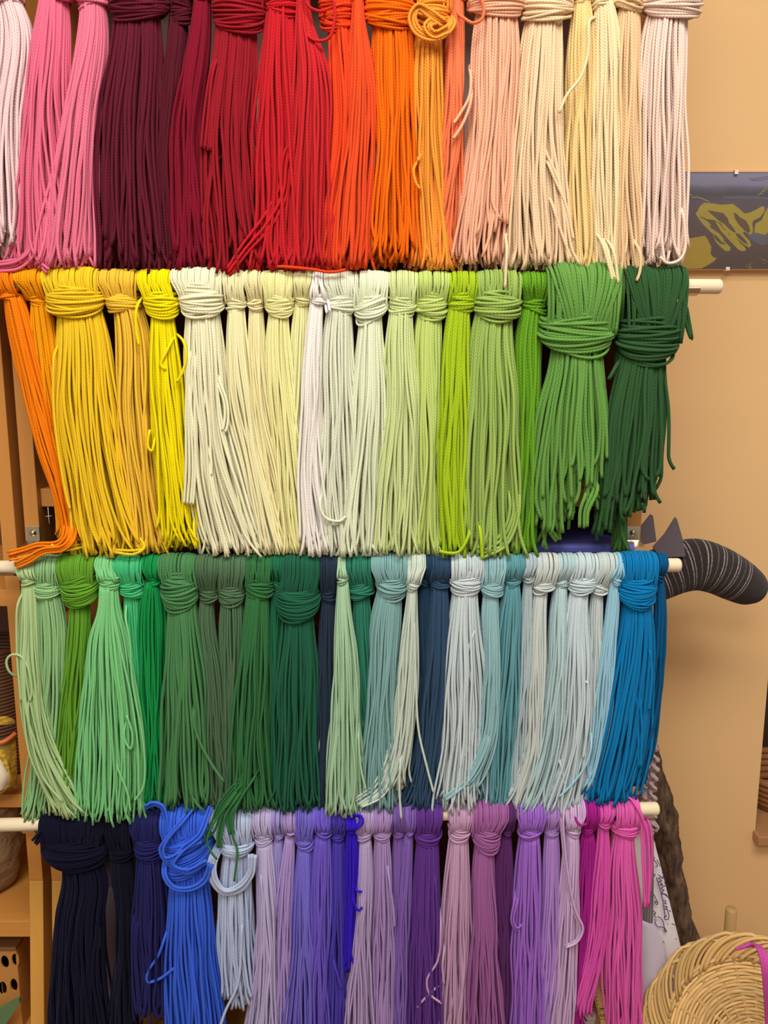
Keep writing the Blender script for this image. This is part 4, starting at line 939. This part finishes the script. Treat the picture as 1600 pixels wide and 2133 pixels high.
# clear plastic bag below it
kc = NT('frosted_bag'); kc.b.inputs['Base Color'].default_value = (*lin((190, 160, 120)), 1); kc.b.inputs['Roughness'].default_value = .25; kc.b.inputs['Transmission Weight'].default_value = .55; kc.b.inputs['IOR'].default_value = 1.15
kc.link(kc.bump(kc.noise(60, 4, kc.coord('Object')), .8, .006), kc.b.inputs['Normal'])
pb = empty('plastic_bag', label='clear crinkled plastic bag with brown contents under the yellow bag', cat='bag')
cb0 = at(-42, 1760, .12); Vb = []; nr_, ns_ = 24, 28; g = np.random.default_rng(12)
for i in range(nr_):
    t = i / (nr_ - 1); z = zl2 + .0015 + (zl3 - .03 - zl2) * t
    rr = (.035 + .03 * math.sin(min(1, t * 1.5) * PI / 2)) * (1 - .30 * t) * (1.0 if 0 < i < nr_ - 1 else .55)
    for j in range(ns_):
        a = 2 * PI * j / ns_; w_ = 1 + .06 * math.sin(5 * a + 9 * t) + .03 * g.normal()
        Vb.append((cb0[0] + rr * w_ * math.cos(a), .13 + .9 * rr * w_ * math.sin(a), z))
b = MB(); b.add(Vb, [(i * ns_ + j, i * ns_ + (j + 1) % ns_, (i + 1) * ns_ + (j + 1) % ns_, (i + 1) * ns_ + j) for i in range(nr_ - 1) for j in range(ns_)] + [tuple(range(ns_))[::-1], tuple(range((nr_ - 1) * ns_, nr_ * ns_))])
b.build('film', kc.m, pb)
b = MB()
for k in range(5): b.tube(smooth_path([(cb0[0] + g.uniform(-.03, .03), .13 + g.uniform(-.03, .03), zl2 + .012 + .018 * k) for _ in range(6)], 40), .004, 7)
b.build('contents', plain('raffia', (150, 112, 70), .8), pb)
# perforated box
hb = empty('holed_box', label='tan box with oval holes on the lower shelf, half out of the photo', cat='box')
zt = at(20, 1975, SH_Y + .02)[2]; xr_ = at(48, 2000, SH_Y + .03)[0] - .001; yb0 = SH_Y + .015
b = MB()
r0 = .004
hx0 = xr_ - .16
b.box((hx0, yb0 + .003, zl4 + .0005), (xr_, yb0 + .20, zl4 + .004)); b.box((hx0, yb0 + .197, zl4 + .004), (xr_, yb0 + .2, zt)); b.box((hx0, yb0 + .003, zl4 + .004), (hx0 + .003, yb0 + .197, zt)); b.box((xr_ - .003, yb0 + .003, zl4 + .004), (xr_, yb0 + .197, zt))
# front wall with oval holes cut out
holes = [(at(x, y, yb0), at(0, y - 17, yb0)[2] - at(0, y + 17, yb0)[2]) for x, y in ((10, 2004), (32, 2000), (6, 2058), (29, 2052), (-12, 2010), (-16, 2064))]
cols = sorted(set([hx0, xr_] + [round(h[0][0], 5) for h in holes]))
cell = {}
def hole_panel(xc, zc, x0, x1, z0, z1, rx, rz, N=24):
    th = np.linspace(0, 2 * PI, N, endpoint=False); inner = np.stack([xc + rx * np.cos(th), zc + rz * np.sin(th)], 1); outer = []
    for c, s in zip(np.cos(th), np.sin(th)):
        k = min((x1 - xc) / c if c > 1e-6 else (x0 - xc) / c if c < -1e-6 else 9, (z1 - zc) / s if s > 1e-6 else (z0 - zc) / s if s < -1e-6 else 9); outer.append((xc + c * k, zc + s * k))
    cor = [(x1, z1), (x0, z1), (x0, z0), (x1, z0)]
    V = [(x, yb0, z) for x, z in inner] + [(x, yb0, z) for x, z in outer] + [(x, yb0 + .003, z) for x, z in inner] + [(x, yb0, z) for x, z in cor]
    Fc = []
    ang = [math.atan2(z - zc, x - xc) % (2 * PI) for x, z in cor]
    for i in range(N):
        j = (i + 1) % N; q = [i, N + i]
        lo, hi = th[i], th[i] + 2 * PI / N
        for ci, an in enumerate(ang):
            if lo < an < hi: q.append(3 * N + ci)
        q += [N + j, j]; Fc.append(tuple(q)); Fc.append((i, j, 2 * N + j, 2 * N + i))
    b.add(V, Fc)
xm = (holes[0][0][0] + holes[1][0][0]) / 2; zm = (holes[0][0][2] + holes[2][0][2]) / 2; z_lo = 2 * holes[2][0][2] - zm
hole_panel(holes[0][0][0], holes[0][0][2], 2 * holes[0][0][0] - xm, xm, zm, zt, .0058, .0105)
hole_panel(holes[1][0][0], holes[1][0][2], xm, xr_, zm, zt, .0052, .0105)
hole_panel(holes[2][0][0], holes[2][0][2], 2 * holes[0][0][0] - xm, xm - .002, z_lo, zm, .0055, .0105)
hole_panel(holes[3][0][0], holes[3][0][2], xm - .002, xr_, z_lo, zm, .0052, .0105)
b.box((hx0, yb0, z_lo), (2 * holes[0][0][0] - xm, yb0 + .003, zt)); b.box((hx0, yb0, zl4 + .0005), (xr_, yb0 + .003, z_lo))
b.build('body', plain('tan_plastic', (190, 134, 72), .5), hb, False)
b = MB(); b.box((hx0 - .002, yb0 - .002, zt), (xr_ + .0005, yb0 + .2, zt + .006)); b.build('lid', plain('brown_lid', (128, 88, 54), .5), hb, False, .002)
# magazine leaning before the box
b = MB(); b.prism([at(-60, 2132, SH_Y - .012), at(40, 2080, SH_Y - .012), at(40, 2090, SH_Y - .012), at(-60, 2250, SH_Y - .012)], (0, .006, 0))
tag(b.build('magazine', plain('green_cover', (92, 122, 84), .4), None, False), 'green covered magazine leaning before the holed box', 'magazine')

# ------------------------------------------------------------------ light: ceiling panels behind the camera and soft daylight from the room
def area(name, loc, target, size, power, col):
    l = bpy.data.lights.new(name, 'AREA'); l.shape = 'RECTANGLE'; l.size, l.size_y = size; l.energy = power; l.color = col
    o = bpy.data.objects.new(name, l); C.objects.link(o); o.location = loc
    from mathutils import Vector
    o.rotation_euler = (Vector(target) - Vector(loc)).to_track_quat('-Z', 'Y').to_euler(); return o
area('ceiling_light', (.15, -1.0, 2.55), (.15, -.72, 0), (1.5, .65), 36, (1, .95, .87))
area('ceiling_light', (-.6, -2.3, 2.55), (-.6, -2.0, 0), (1.2, .6), 32, (1, .95, .87))
wd = bpy.data.worlds.new('world'); sc.world = wd; wd.use_nodes = True
wd.node_tree.nodes['Background'].inputs[0].default_value = (1.0, .90, .78, 1); wd.node_tree.nodes['Background'].inputs[1].default_value = 0.345
sc.cycles.use_denoising = True
sc.cycles.max_bounces = 8; sc.cycles.diffuse_bounces = 3
